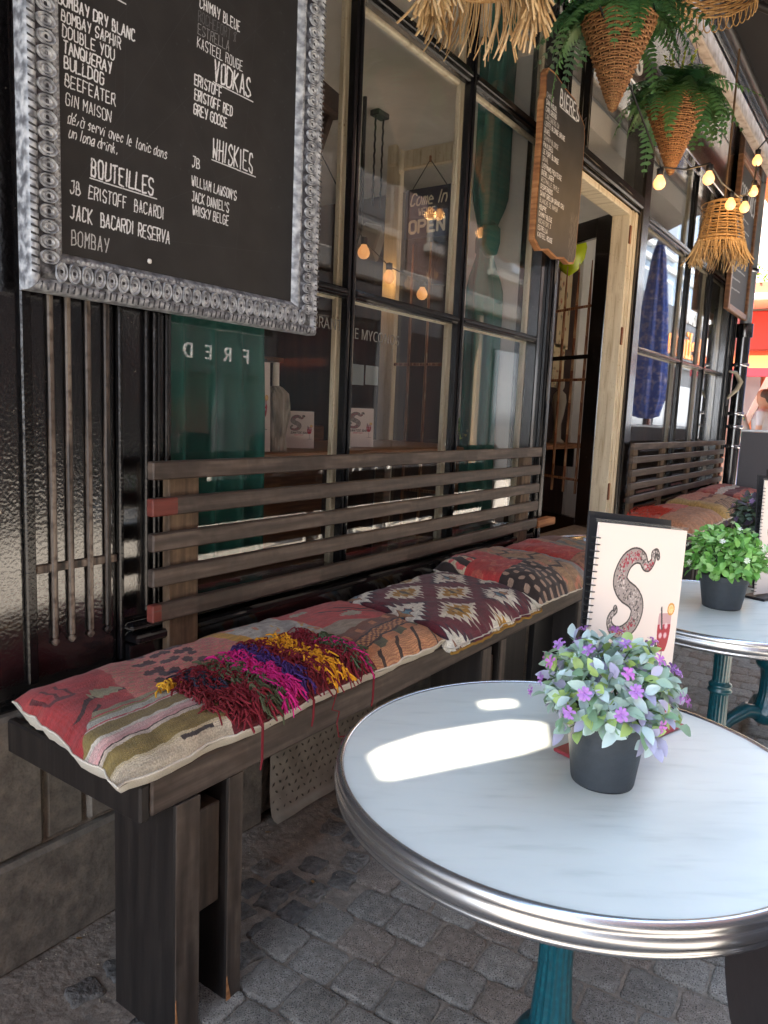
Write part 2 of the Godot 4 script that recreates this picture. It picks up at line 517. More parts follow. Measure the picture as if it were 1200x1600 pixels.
func build_ground() -> void:
	var st := MB.new()
	st.quad(V(-60, -0.02, -40), V(80, -0.02, -40), V(80, -0.02, 40), V(-60, -0.02, 40))
	tag(part(self, "ground", st.done(), M.street), "pale worn paving of the sunny street", "ground", "", "structure")
	var p := thing("pavement", "grey pavers and dark setts of the cafe pavement", "pavement")
	p.set_meta("kind", "structure")
	# bedding between the stones, slightly uneven
	var bed := MB.new()
	var rows := []
	var bn := noise(2.2, 5, 3)
	for r in 40:
		var row := PackedVector3Array()
		for s in 150:
			var x := -1.0 + s * 0.062
			var z := 0.02 + r * 0.056
			var near := clampf((0.40 - z) / 0.15, 0, 1)
			row.append(V(x, -0.0025 + 0.004 * bn.get_noise_2d(x * 3, z * 3) + near * 0.004, z))
		rows.append(row)
	bed.grid(rows)
	part(p, "bedding", bed.done(), M.earth)
	# rounded stones, a few shapes
	var shapes := []
	for k in 6:
		shapes.append(paver_mesh(0.1045, 0.1075, k, 0.06))
	var setts := []
	for k in 5:
		setts.append(paver_mesh(0.068 + 0.006 * (k % 3), 0.064 + 0.006 * (k % 2), 20 + k, 0.22))
	var rest := MB.new()
	var turn := -0.10
	var count := 0
	for col in 80:
		for row in 21:
			var lx := -0.3 + col * 0.1085
			var lz := 0.44 + row * 0.112 + (0.055 if col % 2 else 0.0) + 0.006 * sin(col * 1.7)
			var pos := V(lx, 0.0, lz).rotated(Vector3.UP, -turn * 0.6)
			pos.z -= 0.03
			var near_line := 0.40 + 0.03 * sin(col * 2.3)
			if pos.z < near_line or pos.z > 2.2: continue
			pos.y = rf(-0.003, 0.003) + 0.002
			var seen := pos.x > 0.55 and pos.x < 4.3 and pos.z < 1.32 and not (pos.x < 0.8 and pos.z > 0.75) and not (pos.x > 1.9 and pos.z < 0.5) and not (pos.z > 1.0 and pos.x < 1.15)
			if pos.x > 1.7 and pos.x < 2.6 and pos.z < 0.75: seen = false
			var sm: ArrayMesh = shapes[rng.randi() % 6]
			var rot := -turn * 0.6 + rf(-0.03, 0.03) + (PI if rng.randf() < 0.5 else 0.0)
			if seen and count < 298:
				count += 1
				part(p, "paver", sm, M.paver[rng.randi() % 4], pos, V(rf(-0.012, 0.012), rot, rf(-0.012, 0.012)))
			else:
				append(rest, sm, Transform3D(Basis(Vector3.UP, rot), pos))
	part(p, "distant_pavers", rest.done(), M.paver[0], Vector3.ZERO, Vector3.ZERO, "stuff")
	for col in 30:
		for row in 3:
			var pos := V(0.62 + col * 0.086 + rf(-0.01, 0.01), rf(0.0, 0.003), 0.185 + row * 0.083 + rf(-0.012, 0.012) + (0.02 if col % 2 else 0.0))
			if rng.randf() < 0.16: continue
			part(p, "sett", setts[rng.randi() % 5], M.sett[rng.randi() % 3], pos, V(rf(-0.03, 0.03), rf(-0.25, 0.25), rf(-0.03, 0.03)))
	# crumbs of stone and a few leaves lying in the joints
	var crumbs := MB.new()
	for k in 420:
		var q := V(rf(0.62, 2.0), 0.003, 0.05 + pow(rng.randf(), 2.2) * 0.7)
		var s := rf(0.0012, 0.004)
		var kk := crumbs.v.size()
		for d in [V(s, 0, 0), V(-s, 0, s * 0.6), V(-s * 0.4, 0, -s), V(0, s * 1.3, 0)]: crumbs.vt(q + d.rotated(Vector3.UP, rf(0, TAU)))
		crumbs.tri(kk, kk + 1, kk + 3); crumbs.tri(kk + 1, kk + 2, kk + 3); crumbs.tri(kk + 2, kk, kk + 3)
	part(p, "grit", crumbs.done(), mat(C8(150, 138, 120), 0.9), Vector3.ZERO, Vector3.ZERO, "stuff")
	for k in [[1.33, 0.33, "small dry leaf on the dark setts right of the bench leg"], [1.52, 1.30, "small dry leaf on the pavers under the front table's right edge"], [0.86, 0.06, "small dry leaf at the foot of the wall left of the bench leg"], [1.42, 0.09, "small dry leaf at the foot of the tread plate"]]:
		var lf := MB.new()
		lf.grid([PackedVector3Array([V(-0.011, 0, 0), V(-0.004, 0.003, 0.006), V(0.008, 0.005, 0.001)]), PackedVector3Array([V(-0.011, 0.001, 0), V(-0.003, 0.001, -0.005), V(0.008, 0.004, -0.001)])])
		tag(part(self, "fallen_leaf", lf.done(), mat(C8(150, 112, 62), 0.8), V(k[0], 0.008, k[1]), V(0, rf(0, TAU), 0)), k[2], "leaf", "dry leaves on the pavement")

func append(to: MB, m: ArrayMesh, t: Transform3D) -> void:
	var a := m.surface_get_arrays(0)
	var k := to.v.size()
	var vs: PackedVector3Array = a[Mesh.ARRAY_VERTEX]
	for p in vs: to.vt(t * p)
	var ix: PackedInt32Array = a[Mesh.ARRAY_INDEX]
	for q in ix: to.i.append(k + q)

# a worn stone: rounded-square outline with an uneven crown; shoulders roll into the joint
func paver_mesh(w: float, d: float, sd: int, wob := 0.10) -> ArrayMesh:
	var m := MB.new()
	var n := noise(1.0, 90 + sd, 2)
	var rows := []
	for ring in [[0.0, 0.0042], [0.5, 0.0043], [0.86, 0.0038], [0.955, 0.0012], [1.0, -0.005], [1.0, -0.02]]:
		var row := PackedVector3Array()
		for s in 24:
			var q := s / 6
			var a: float = q * PI / 2 + deg_to_rad([0.0, 24.0, 37.0, 45.0, 53.0, 66.0][s % 6])
			var e := 9.0
			var k := pow(pow(absf(cos(a)), e) + pow(absf(sin(a)), e), -1.0 / e)
			k *= 1.0 + wob * n.get_noise_2d(cos(a) * 1.5, sin(a) * 1.5)
			var r: float = ring[0]
			var x := cos(a) * k * r * w * 0.5
			var z := sin(a) * k * r * d * 0.5
			row.append(V(x, ring[1] + 0.0035 * n.get_noise_2d(x * 16.0 + 9.0, z * 16.0), z))
		rows.append(row)
	m.grid(rows, true)
	return m.done()

func build_bar() -> void:
	var b := thing("bar_building", "black painted bar front with tall paned windows and an open doorway", "building")
	# plinth stones
	var pl := group_part(b, "stone_plinth")
	for s in [[-1.4, 0.20, 0.0, 0.236, 0.036], [0.205, 1.455, 0.0, 0.24, 0.034], [-1.4, 0.808, 0.244, 0.55, 0.022], [0.813, 0.905, 0.244, 0.55, 0.016], [0.911, 1.455, 0.247, 0.55, 0.021], [1.99, 3.30, 0.0, 0.30, 0.032], [1.99, 3.30, 0.305, 0.55, 0.022], [4.50, 7.60, 0.0, 0.30, 0.03], [4.50, 7.60, 0.305, 0.55, 0.02]]:
		slab(pl, "stone", M.stone, s[0], s[1], s[2], s[3], -0.2, s[4], 0.009)
	slab(pl, "backing", M.earth, -1.4, 7.6, 0.01, 0.54, -0.21, 0.008)
	# tread plate leaning on the cellar hatch under the bench
	var plate := MB.new()
	var rows := []
	for p in [[0.52, 0.044], [0.10, 0.046], [0.05, 0.050], [0.022, 0.056], [0.012, 0.064], [0.008, 0.080]]:
		var row := PackedVector3Array()
		for s in 10: row.append(V(1.468 + s * 0.0575, p[0], p[1] + 0.002 * sin(s * 1.9)))
		rows.append(row)
	plate.grid(rows)
	var tread: StandardMaterial3D = tmat(ramp(gray(0.02, 51, 256, 256, 4), [[0.0, C8(140, 130, 117)], [0.6, C8(166, 156, 142)], [1.0, C8(182, 172, 157)]], 256, 256), 2.0, 0.6)
	var pp := part(b, "tread_plate", plate.done(), tread)
	var nubs := MB.new()
	for r in 18:
		for s in 19:
			var x := 1.48 + s * 0.0272 + (0.0 if r % 2 else 0.0136)
			var y := 0.032 + r * 0.0265
			if x > 1.975: continue
			var a := 0.9 if (r + s) % 2 else -0.75
			var dx := V(cos(a), sin(a), 0) * 0.0085
			var dy := V(-sin(a), cos(a), 0) * 0.0034
			var o := V(x, y, 0.0485 + maxf(0.0, 0.055 - y) * 0.25)
			var k := nubs.v.size()
			for q in [dx, dy, -dx, -dy, V(0, 0, 0.004)]: nubs.vt(o + q)
			for q in 4: nubs.tri(k + q, k + (q + 1) % 4, k + 4)
	part(pp, "tread_bumps", nubs.done(), mat(C8(92, 84, 76), 0.55, 0.2), Vector3.ZERO, Vector3.ZERO, "stuff")
	# black boarding and the reeded pilaster
	slab(b, "wall", M.black, -1.4, 1.0, 0.55, 2.95, -0.2, 0.0, 0.002)
	var pil := group_part(b, "pilaster")
	slab(pil, "border", M.edge_black, 0.786, 0.808, 0.60, 2.9, 0.0, 0.012)
	slab(pil, "border", M.edge_black, 0.30, 0.322, 0.60, 2.9, 0.0, 0.026)
	for x in [0.352, 0.40, 0.448, 0.496, 0.544]:
		slab(pil, "reed", M.worn_black, x - 0.007, x + 0.007, 0.69, 2.6, 0.0, 0.024, 0.004)
	for x in [0.849, 0.887, 0.932, 0.976]:
		slab(pil, "reed", M.worn_black, x - 0.0068, x + 0.0068, 0.684, 2.6, 0.0, 0.010, 0.003)
		part(pil, "reed_foot", cbox(0.015, 0.015, 0.010, 0.003), M.worn_black, V(x, 0.677, 0.005), V(0, 0, PI / 4))
	slab(pil, "cross_batten", M.worn_black, 0.81, 1.0, 0.828, 0.846, 0.0, 0.006, 0.002)
	slab(pil, "panel_edge", M.edge_black, 1.0, 1.012, 0.60, 2.9, 0.0, 0.016)
	# window frames
	window(b, 1.15, 3.17, [1.822, 2.49], [1.535, 2.39], 0.70, 2.92, true)
	window(b, 4.66, 7.10, [5.72, 6.42], [1.63, 2.39], 0.70, 2.92, false)
	var fr := group_part(b, "frame_mouldings")
	slab(fr, "stile", M.black_smooth, 1.012, 1.15, 0.55, 2.93, -0.09, 0.004, 0.002)
	for x in [1.074, 1.096, 1.112, 1.134]:
		slab(fr, "bead", M.edge_black, x - 0.005, x + 0.005, 0.70, 2.93, 0.004, 0.016 if x < 1.1 else 0.011, 0.003)
	for s in [[1.012, 3.17], [4.62, 7.12]]:
		slab(fr, "bottom_rail", M.black_smooth, s[0], s[1], 0.55, 0.70, -0.10, -0.004, 0.003)
		slab(fr, "sill", M.edge_black_h, s[0], s[1], 0.640, 0.662, -0.004, 0.060, 0.006)
		slab(fr, "sill_bead", M.edge_black_h, s[0], s[1], 0.666, 0.684, -0.004, 0.040, 0.006)
		slab(fr, "sill_apron", M.black_smooth, s[0], s[1], 0.55, 0.636, -0.004, 0.034, 0.003)
	# doorway
	var dr := group_part(b, "doorway")
	slab(dr, "post", M.black_smooth, 3.17, 3.235, 0.55, 2.93, -0.10, 0.010, 0.004)
	slab(dr, "post", M.edge_black, 3.238, 3.318, 0.0, 2.93, -0.10, 0.030, 0.006)
	slab(dr, "post_bead", M.edge_black, 3.262, 3.276, 0.3, 2.9, 0.030, 0.038, 0.004)
	slab(dr, "lintel", M.edge_black_h, 3.318, 4.47, 2.395, 2.46, -0.10, 0.034, 0.008)
	slab(dr, "lintel_bead", M.edge_black_h, 3.318, 4.47, 2.372, 2.392, -0.09, 0.018, 0.006)
	slab(dr, "lintel_lining", M.cream, 3.318, 4.33, 2.335, 2.369, -0.10, 0.004, 0.004)
	for s in [[4.330, 4.352, 0.004], [4.355, 4.372, 0.013], [4.375, 4.402, 0.006], [4.405, 4.424, 0.015], [4.427, 4.460, 0.008]]:
		slab(dr, "jamb_moulding", M.cream, s[0], s[1], 0.10, 2.366, -0.10, s[2], 0.004)
	for y in [0.72, 1.62, 2.18]:
		slab(dr, "hinge", M.rust, 4.332, 4.354, y, y + 0.10, -0.02, 0.012, 0.003)
	slab(dr, "post", M.black, 4.464, 4.62, 0.0, 2.93, -0.10, 0.022, 0.004)
	slab(dr, "post_bead", M.edge_black, 4.474, 4.486, 0.3, 2.9, 0.022, 0.030, 0.004)
	slab(dr, "threshold", M.stone, 3.3, 4.5, 0.0, 0.10, -0.3, 0.05, 0.01)
	slab(dr, "transom_bar", M.edge_black, 3.60, 3.63, 2.46, 2.93, -0.05, 0.004, 0.004)
	slab(dr, "transom_pane", M.glass, 3.318, 3.60, 2.46, 2.93, -0.036, -0.031, 0.0)
	slab(dr, "transom_pane", M.glass, 3.63, 4.47, 2.46, 2.93, -0.036, -0.031, 0.0)
	slab(dr, "reveal", M.plaster, 3.185, 3.235, 0.1, 2.76, -0.40, -0.105, 0.003)
	# left leaf: pale inside face, standing square to the street
	var lf := group_part(b, "door_leaf")
	var x0 := 3.205
	var x1 := 3.245
	slab(lf, "stile", M.cream, x0, x1, 0.12, 2.47, -0.885, -0.80, 0.004)
	slab(lf, "stile", M.cream, x0, x1, 0.12, 2.47, -0.475, -0.41, 0.004)
	slab(lf, "rail", M.cream, x0, x1, 2.385, 2.47, -0.80, -0.475, 0.004)
	slab(lf, "rail", M.cream, x0, x1, 0.12, 0.55, -0.80, -0.475, 0.004)
	slab(lf, "bolt_case", M.cream, x0 - 0.03, x0, 2.40, 2.50, -0.865, -0.81, 0.008)
	slab(lf, "bolt", M.cream, x0 - 0.035, x0, 2.36, 2.47, -0.80, -0.775, 0.008)
	part(lf, "screw", cbox(0.008, 0.022, 0.022, 0.006), M.rust, V(x0 - 0.004, 1.90, -0.84))
	for z in [-0.715, -0.61]:
		var t := MB.new()
		t.tube(PackedVector3Array([V(3.225, 0.55, z), V(3.225, 1.4, z + 0.003), V(3.225, 2.02, z)]), [0.009, 0.009, 0.006], 6)
		part(lf, "bar", t.done(), M.rust)
	for y in [0.78, 1.42]:
		slab(lf, "cross_bar", M.rust, 3.218, 3.232, y, y + 0.016, -0.80, -0.475, 0.003)
	slab(lf, "glazing", M.clear_glass, 3.238, 3.242, 0.55, 2.385, -0.80, -0.475, 0.0)
	# right leaf: black outside face, swung inwards past square
	var rl := group_part(b, "door_leaf")
	rl.position = V(4.35, 0, -0.09)
	rl.rotation.y = atan2(0.857, 0.515)
	var w := 0.70
	slab(rl, "stile", M.black, 0.0, 0.13, 0.12, 2.36, -0.02, 0.02, 0.004)
	slab(rl, "stile", M.black, w - 0.10, w, 0.12, 2.36, -0.02, 0.02, 0.004)
	slab(rl, "rail", M.black, 0.13, w - 0.10, 2.25, 2.36, -0.02, 0.02, 0.004)
	slab(rl, "rail", M.black, 0.13, w - 0.10, 0.12, 0.58, -0.02, 0.02, 0.004)
	slab(rl, "glazing_bar", M.black_smooth, 0.13, w - 0.10, 1.55, 1.575, -0.015, 0.012, 0.003)
	for x in [0.22, 0.34, 0.46, 0.57]:
		var t := MB.new()
		t.tube(PackedVector3Array([V(x, 0.72, 0.04), V(x + 0.004, 1.3, 0.043), V(x, 1.9, 0.04), V(x, 2.14, 0.04)]), [0.009, 0.0095, 0.009, 0.003], 6)
		part(rl, "bar", t.done(), M.rust)
	for y in [0.80, 1.42, 1.86]:
		slab(rl, "cross_bar", M.rust, 0.10, w - 0.08, y, y + 0.017, 0.024, 0.032, 0.003)
		slab(rl, "bracket", M.rust, 0.085, 0.125, y - 0.02, y + 0.04, 0.0205, 0.034, 0.003)
	# fascia, upper storey and roof edge (above the picture; they shade the pavement)
	slab(b, "fascia", M.black, -1.4, 7.6, 2.93, 3.36, -0.2, 0.05, 0.006)
	slab(b, "upper_wall", M.plaster, -7.0, 7.6, 3.36, 5.5, -3.4, 0.0, 0.01)
	slab(b, "side_wall", M.plaster, -7.0, -1.4, 0.0, 3.36, -3.4, 0.0, 0.01)
	var lt := group_part(b, "sign_lettering")
	var xs := 3.12
	for ch in "SANTOS":
		var tm := TextMesh.new()
		tm.text = ch
		var sf := SystemFont.new()
		sf.font_names = PackedStringArray(["Droid Serif"])
		sf.font_weight = 700
		tm.font = sf
		tm.font_size = 64
		tm.pixel_size = 0.0034
		tm.depth = 0.006
		part(lt, "letter", tm, M.white_paint, V(xs, 3.06, 0.055))
		xs += 0.20
	# end of the front: boarded pier, down pipe, broken lamp bracket
	var pier := group_part(b, "end_pier")
	slab(pier, "board", M.black, 7.12, 7.60, 0.0, 2.93, -0.2, 0.02, 0.004)
	for x in [7.18, 7.26, 7.34]:
		slab(pier, "reed", M.edge_black, x - 0.008, x + 0.008, 0.9, 2.2, 0.02, 0.05, 0.005)
	slab(pier, "return_wall", M.plaster, 7.30, 7.60, 0.0, 3.36, -3.4, -0.2, 0.004)
	var dp := thing("down_pipe", "grey and black metal rain pipe at the corner of the bar front", "pipe", V(7.50, 0, 0.09))
	var t1 := MB.new()
	t1.lathe([[0.05, 2.06], [0.05, 3.3], [0.0, 3.3]], 14)
	part(dp, "upper_pipe", t1.done(), mat(C8(150, 156, 160), 0.45, 0.5))
	var t2 := MB.new()
	t2.lathe([[0.058, 0.0], [0.058, 1.98], [0.072, 1.98], [0.072, 2.10], [0.052, 2.10]], 14)
	part(dp, "lower_pipe", t2.done(), M.black_smooth)
	for y in [0.98, 1.16, 1.28, 1.72, 2.55]:
		var t := MB.new()
		t.lathe([[0.058, y], [0.070, y], [0.070, y + 0.03], [0.058, y + 0.03]], 14)
		part(dp, "clamp", t.done(), M.chrome)
	var lb := thing("lamp_bracket", "broken pale lamp bracket on the black pier beside the pipe", "bracket", V(7.22, 1.52, 0.05))
	var t3 := MB.new()
	t3.tube(PackedVector3Array([V(0, -0.10, 0), V(0.02, -0.02, 0.07), V(0.06, 0.05, 0.09), V(0.02, 0.13, 0.05), V(-0.03, 0.14, 0.0)]), [0.012, 0.02, 0.024, 0.018, 0.008], 6)
	part(lb, "arm", t3.done(), mat(C8(170, 160, 140), 0.5, 0.3))
	slab(lb, "wall_plate", M.dark_metal, -0.03, 0.03, -0.16, -0.08, -0.02, 0.006, 0.004)

func window(b: Node3D, x0: float, x1: float, mull: Array, trans: Array, y0: float, y1: float, first: bool) -> void:
	var w := group_part(b, "shop_window")
	var xs := [x0] + mull + [x1]
	var ys := [y0] + trans + [y1]
	for x in mull:
		slab(w, "mullion", M.edge_black, x - 0.016, x + 0.016, y0, y1, -0.028, 0.006, 0.006)
		slab(w, "mullion_bead", M.edge_black, x - 0.006, x + 0.006, y0, y1, 0.006, 0.014, 0.003)
		slab(w, "inner_mullion", M.cream, x - 0.016, x + 0.016, y0, y1, -0.062, -0.040, 0.004)
	for y in trans:
		var tk := 0.015 if y < 2 else 0.024
		for k in xs.size() - 1:
			var a: float = xs[k] + (0.018 if k else 0.0)
			var c: float = xs[k + 1] - (0.018 if k < xs.size() - 2 else 0.0)
			slab(w, "transom", M.edge_black_h, a, c, y - tk, y + tk, -0.028, 0.004, 0.005)
			slab(w, "transom_bead", M.edge_black_h, a, c, y - tk * 0.4, y + tk * 0.4, 0.004, 0.013, 0.003)
			slab(w, "inner_transom", M.cream, a + 0.003, c - 0.003, y - tk - 0.002, y + tk + 0.002, -0.060, -0.040, 0.004)
	for x in [x0, x1]:
		slab(w, "inner_stile", M.cream, x - 0.018, x + 0.012, y0, y1, -0.066, -0.042, 0.004)
	for k in xs.size() - 1:
		for r in ys.size() - 1:
			slab(w, "pane", M.glass, xs[k], xs[k + 1], ys[r] + 0.002, ys[r + 1] - 0.002, -0.0375, -0.0325, 0.0)
	slab(w, "head", M.black_smooth, x0, x1, y1, y1 + 0.01, -0.10, 0.0, 0.002)

func build_interior() -> void:
	var r := thing("bar_room", "dim brown panelled bar room seen through the windows", "room")
	r.set_meta("kind", "structure")
	slab(r, "floor", M.floor_wood, -1.4, 7.3, -0.05, 0.10, -3.3, -0.21, 0.0)
	slab(r, "ceiling", M.plaster, -1.4, 7.3, 2.78, 2.92, -3.3, -0.20, 0.0)
	slab(r, "back_wall", M.brown_wall, -1.4, 7.3, 0.10, 2.78, -3.39, -3.2, 0.0)
	slab(r, "end_wall", M.brown_wall, -1.4, -1.2, 0.10, 2.78, -3.2, -0.2, 0.0)
	slab(r, "cross_wall", M.brown_wall, 4.72, 4.85, 0.10, 2.78, -3.2, -1.06, 0.0)
	slab(r, "inner_wall", M.brown_wall, 4.86, 7.29, 0.10, 2.78, -1.15, -1.06, 0.0)
	slab(r, "far_wall", M.brown_wall, 7.12, 7.28, 0.10, 2.78, -1.05, -0.22, 0.0)
	slab(r, "pier", M.plaster, 6.33, 6.90, 0.10, 2.78, -1.055, -1.02, 0.004)
	slab(r, "counter", M.table_wood, 2.9, 4.6, 0.10, 1.05, -2.9, -2.4, 0.01)
	slab(r, "wall_shelf", M.table_wood, 2.2, 4.7, 1.55, 1.59, -3.19, -2.95, 0.003)
	slab(r, "wall_shelf", M.table_wood, 2.2, 4.7, 1.95, 1.99, -3.19, -2.95, 0.003)
	for k in 26:
		var h := rf(0.20, 0.30)
		var bm := MB.new()
		bm.lathe([[0.0, 0.0], [0.034, 0.0], [0.034, h * 0.6], [0.012, h * 0.75], [0.012, h], [0.0, h]], 10)
		var cl: Color = [C8(40, 70, 40), C8(90, 50, 20), C8(150, 150, 140), C8(120, 80, 30), C8(30, 40, 60)][k % 5]
		tag(part(self, "bottle", bm.done(), mat(cl, 0.15), V(2.3 + (k % 13) * 0.185 + rf(-0.02, 0.02), 1.592 if k < 13 else 1.992, -3.07)), "%s bottle, %s from the left on the bar's %s back shelf" % [["green", "amber", "clear grey", "brown", "dark blue"][k % 5], ["first", "second", "third", "fourth", "fifth", "sixth", "seventh", "eighth", "ninth", "tenth", "eleventh", "twelfth", "thirteenth"][k % 13], "lower" if k < 13 else "upper"], "bottle", "bottles on the back shelves")
	# ledge table behind the glass
	var tb := thing("window_table", "narrow brown wooden table standing behind the big window", "table", V(2.3, 0.1, -0.50))
	slab(tb, "top", M.table_wood, -0.95, 0.85, 0.905, 0.94, -0.30, 0.27, 0.005)
	for s in [-0.85, 0.75]:
		slab(tb, "leg", M.table_wood, s - 0.03, s + 0.03, 0.0, 0.905, -0.25, -0.19, 0.004)
		slab(tb, "leg", M.table_wood, s - 0.03, s + 0.03, 0.0, 0.905, 0.16, 0.22, 0.004)
	# wine bottle drowned in wax
	var cb := thing("candle_bottle", "bottle covered in dripped white wax with a candle stub behind the glass", "candle", V(1.82, 1.04, -0.30))
	var wax := MB.new()
	var rows := []
	for q in [[0.036, 0.0], [0.036, 0.04], [0.038, 0.08], [0.043, 0.12], [0.045, 0.16], [0.040, 0.19], [0.022, 0.21], [0.012, 0.215]]:
		var row := PackedVector3Array()
		for s in 30:
			var a := TAU * s / 30
			var rr: float = q[0] * (1.0 + 0.13 * sin(s * 2.1 + q[1] * 9.0) + 0.09 * sin(s * 5.3 + q[1] * 40))
			row.append(V(cos(a) * rr, q[1], sin(a) * rr))
		rows.append(row)
	wax.grid(rows, true)
	part(cb, "wax", wax.done(), tmat(ramp(streaks(0.05, 61, 1, 8, 256), [[0.0, C8(60, 54, 46)], [0.4, C8(150, 140, 124)], [1.0, C8(214, 206, 190)]], 256, 256), 5.0, 0.5))
	var cd := MB.new()
	cd.lathe([[0.0, 0.20], [0.012, 0.20], [0.011, 0.29], [0.0, 0.292]], 10)
	part(cb, "candle", cd.done(), mat(C8(228, 222, 208), 0.5))
	# curtains
	curtain("left", 1.17, 1.60, 0.72, 2.90, -0.14, "dark green curtain hanging behind the glass below the big chalkboard")
	curtain_tied(3.065, -0.21, "dark green curtain knotted halfway up beside the doorway")
	# open sign hung on the pale door leaf
	var sg := thing("open_sign", "small navy sign reading Come In We're Open hung on the pale door", "sign", V(3.196, 2.155, -0.615), -PI / 2)
	var im := Image.create(320, 280, false, Image.FORMAT_RGB8)
	im.fill(C8(34, 32, 62))
	for k in 220: dab(im, rf(0, 320), rf(0, 280), rf(1, 3), C8(58, 52, 84), 0.5)
	write(im, "Come In", 34, 92, 66, C8(226, 218, 200), 4.2, 0.28, 0.5, 0.0, 0.1)
	write(im, "WE'RE", 96, 150, 38, C8(222, 214, 196), 3.0, 0.0, 0.55, 0.0, 0.0)
	write(im, "OPEN", 36, 246, 66, C8(230, 224, 206), 8.0, 0.0, 0.78, 0.0, 0.0)
	part(sg, "board", sheet(0.27, 0.235, 0.006), pic(im))
	for s in [-1, 1]:
		var ch := MB.new()
		ch.tube(PackedVector3Array([V(s * 0.10, 0.115, 0.003), V(s * 0.05, 0.18, 0.004), V(0, 0.245, 0.006)]), [0.0022], 5)
		part(sg, "chain", ch.done(), M.dark_metal)
	part(sg, "nail", cbox(0.01, 0.03, 0.012, 0.003), M.rust, V(0, 0.248, 0.006))
	# menus, plants on the window table
	menu_card(V(1.985, 1.04, -0.34), -0.5, 0.11, 0.13, "small menu card with a dark letter S left of the window bar", 0.0, false)
	menu_card(V(2.33, 1.04, -0.34), -0.5, 0.13, 0.15, "small menu card with a dark letter S right of the window bar", 0.0, false)
	menu_card(V(1.67, 1.04, -0.26), -0.35, 0.13, 0.28, "tall spiral menu standing behind the green curtain edge", 0.0, true)
	plant_ball(V(3.02, 1.04, -0.29), 0.035, 0.05, 0.055, 70, 0, "little green plant in a pot behind the glass by the green curtain", 0.028)
	# lamps and fittings under the ceiling
	var hk := thing("ceiling_hook", "black ceiling hook with two hanging chains inside the bar", "hook", V(3.42, 2.78, -1.1))
	slab(hk, "plate", M.dark_metal, -0.05, 0.05, -0.03, 0.0, -0.03, 0.03, 0.004)
	for s in [-0.035, 0.035]:
		var ch := MB.new()
		var path := PackedVector3Array()
		for k in 24: path.append(V(s + 0.002 * sin(k * 2.2), -0.03 - k * 0.02, 0.002 * cos(k * 2.2)))
		ch.tube(path, [0.006], 5)
		part(hk, "chain", ch.done(), M.dark_metal)
	var sp := thing("wall_speaker", "small grey loudspeaker tilted under the bar ceiling", "speaker", V(3.25, 2.06, -1.0), 0.4)
	part(sp, "case", cbox(0.13, 0.15, 0.10, 0.01), mat(C8(104, 100, 96), 0.5), Vector3.ZERO, V(0.2, 0, -0.3))
	part(sp, "arm", cbox(0.02, 0.75, 0.02, 0.004), M.dark_metal, V(0.0, 0.36, -0.06))
	var bm2 := thing("roof_bracket", "rough brown timber bracket under the bar ceiling, left of the window bar", "bracket", V(2.50, 2.55, -0.72), 0.2)
	part(bm2, "beam", cbox(0.42, 0.10, 0.10, 0.01), M.brown_wall, V(-0.12, -0.10, 0))
	part(bm2, "brace", cbox(0.05, 0.30, 0.05, 0.008), M.brown_wall, V(-0.03, -0.28, 0), V(0, 0, -0.5))
	part(bm2, "hanger", cbox(0.06, 0.30, 0.06, 0.008), M.brown_wall, V(-0.12, 0.09, 0))
	var fl := thing("festoon_lights", "festoon cable with pale bulbs hanging inside behind the middle panes", "lights", V(0, 0, -0.8))
	var cable := PackedVector3Array()
	var bulbs := [V(2.928, 1.93, 0), V(3.143, 1.85, 0), V(3.458, 1.815, 0), V(3.76, 1.855, 0)]
	cable.append(V(2.3, 2.55, 0))
	for k in 4: cable.append(bulbs[k] + V(0, 0.055, 0))
	cable.append(V(4.6, 2.3, 0))
	var cm := MB.new()
	cm.tube(cable, [0.003], 5)
	part(fl, "cable", cm.done(), M.wire_black)
	for p in bulbs: bulb(fl, p, 0.030, 0.10)
	# things seen through the doorway
	var bl := thing("balloon", "yellow green balloon hanging in the doorway behind the beer board", "balloon", V(4.98, 2.30, -0.60))
	var bb := MB.new()
	bb.lathe([[0.0, -0.15], [0.02, -0.14], [0.06, -0.11], [0.10, -0.03], [0.11, 0.04], [0.09, 0.11], [0.05, 0.145], [0.0, 0.155]], 18)
	part(bl, "skin", bb.done(), mat(C8(186, 204, 30), 0.25))
	var bs := MB.new()
	bs.tube(PackedVector3Array([V(0, 0.15, 0), V(0.01, 0.4, 0), V(0, 0.48, 0)]), [0.0015], 4)
	part(bl, "string", bs.done(), M.white_cloth)
	for q in [[6.06, 2.10, 0.26, 0.66, "old yellowed poster with dark figures beside the white pier"], [6.02, 1.62, 0.24, 0.36, "stained paper poster with red blots low on the brown wall"], [5.80, 2.0, 0.16, 0.5, "narrow faded poster left of the yellowed one"]]:
		var pi := Image.create(96, 200, false, Image.FORMAT_RGB8)
		pi.fill(C8(196, 176, 140))
		for k in 30: dab(pi, rf(0, 96), rf(0, 200), rf(2, 9), [C8(150, 60, 40), C8(110, 96, 74), C8(200, 150, 110), C8(70, 60, 52)][k % 4], 0.6)
		tag(part(self, "poster", sheet(q[2], q[3]), pic(pi), V(q[0], q[1], -1.058)), q[4], "poster")
	var cap := thing("ceiling_spotlight", "black spotlight hanging inside above the doorway", "lamp", V(4.55, 2.60, -0.55), 0.5)
	part(cap, "case", cbox(0.42, 0.22, 0.22, 0.03), M.wire_black)
	part(cap, "stem", cbox(0.04, 0.10, 0.04, 0.006), M.wire_black, V(0, 0.145, 0))
	var sh := thing("door_shelf", "pale wooden wall shelf behind the barred door", "shelf", V(5.80, 0.96, -0.955))
	part(sh, "board", cbox(0.9, 0.04, 0.20, 0.004), M.raw_wood)
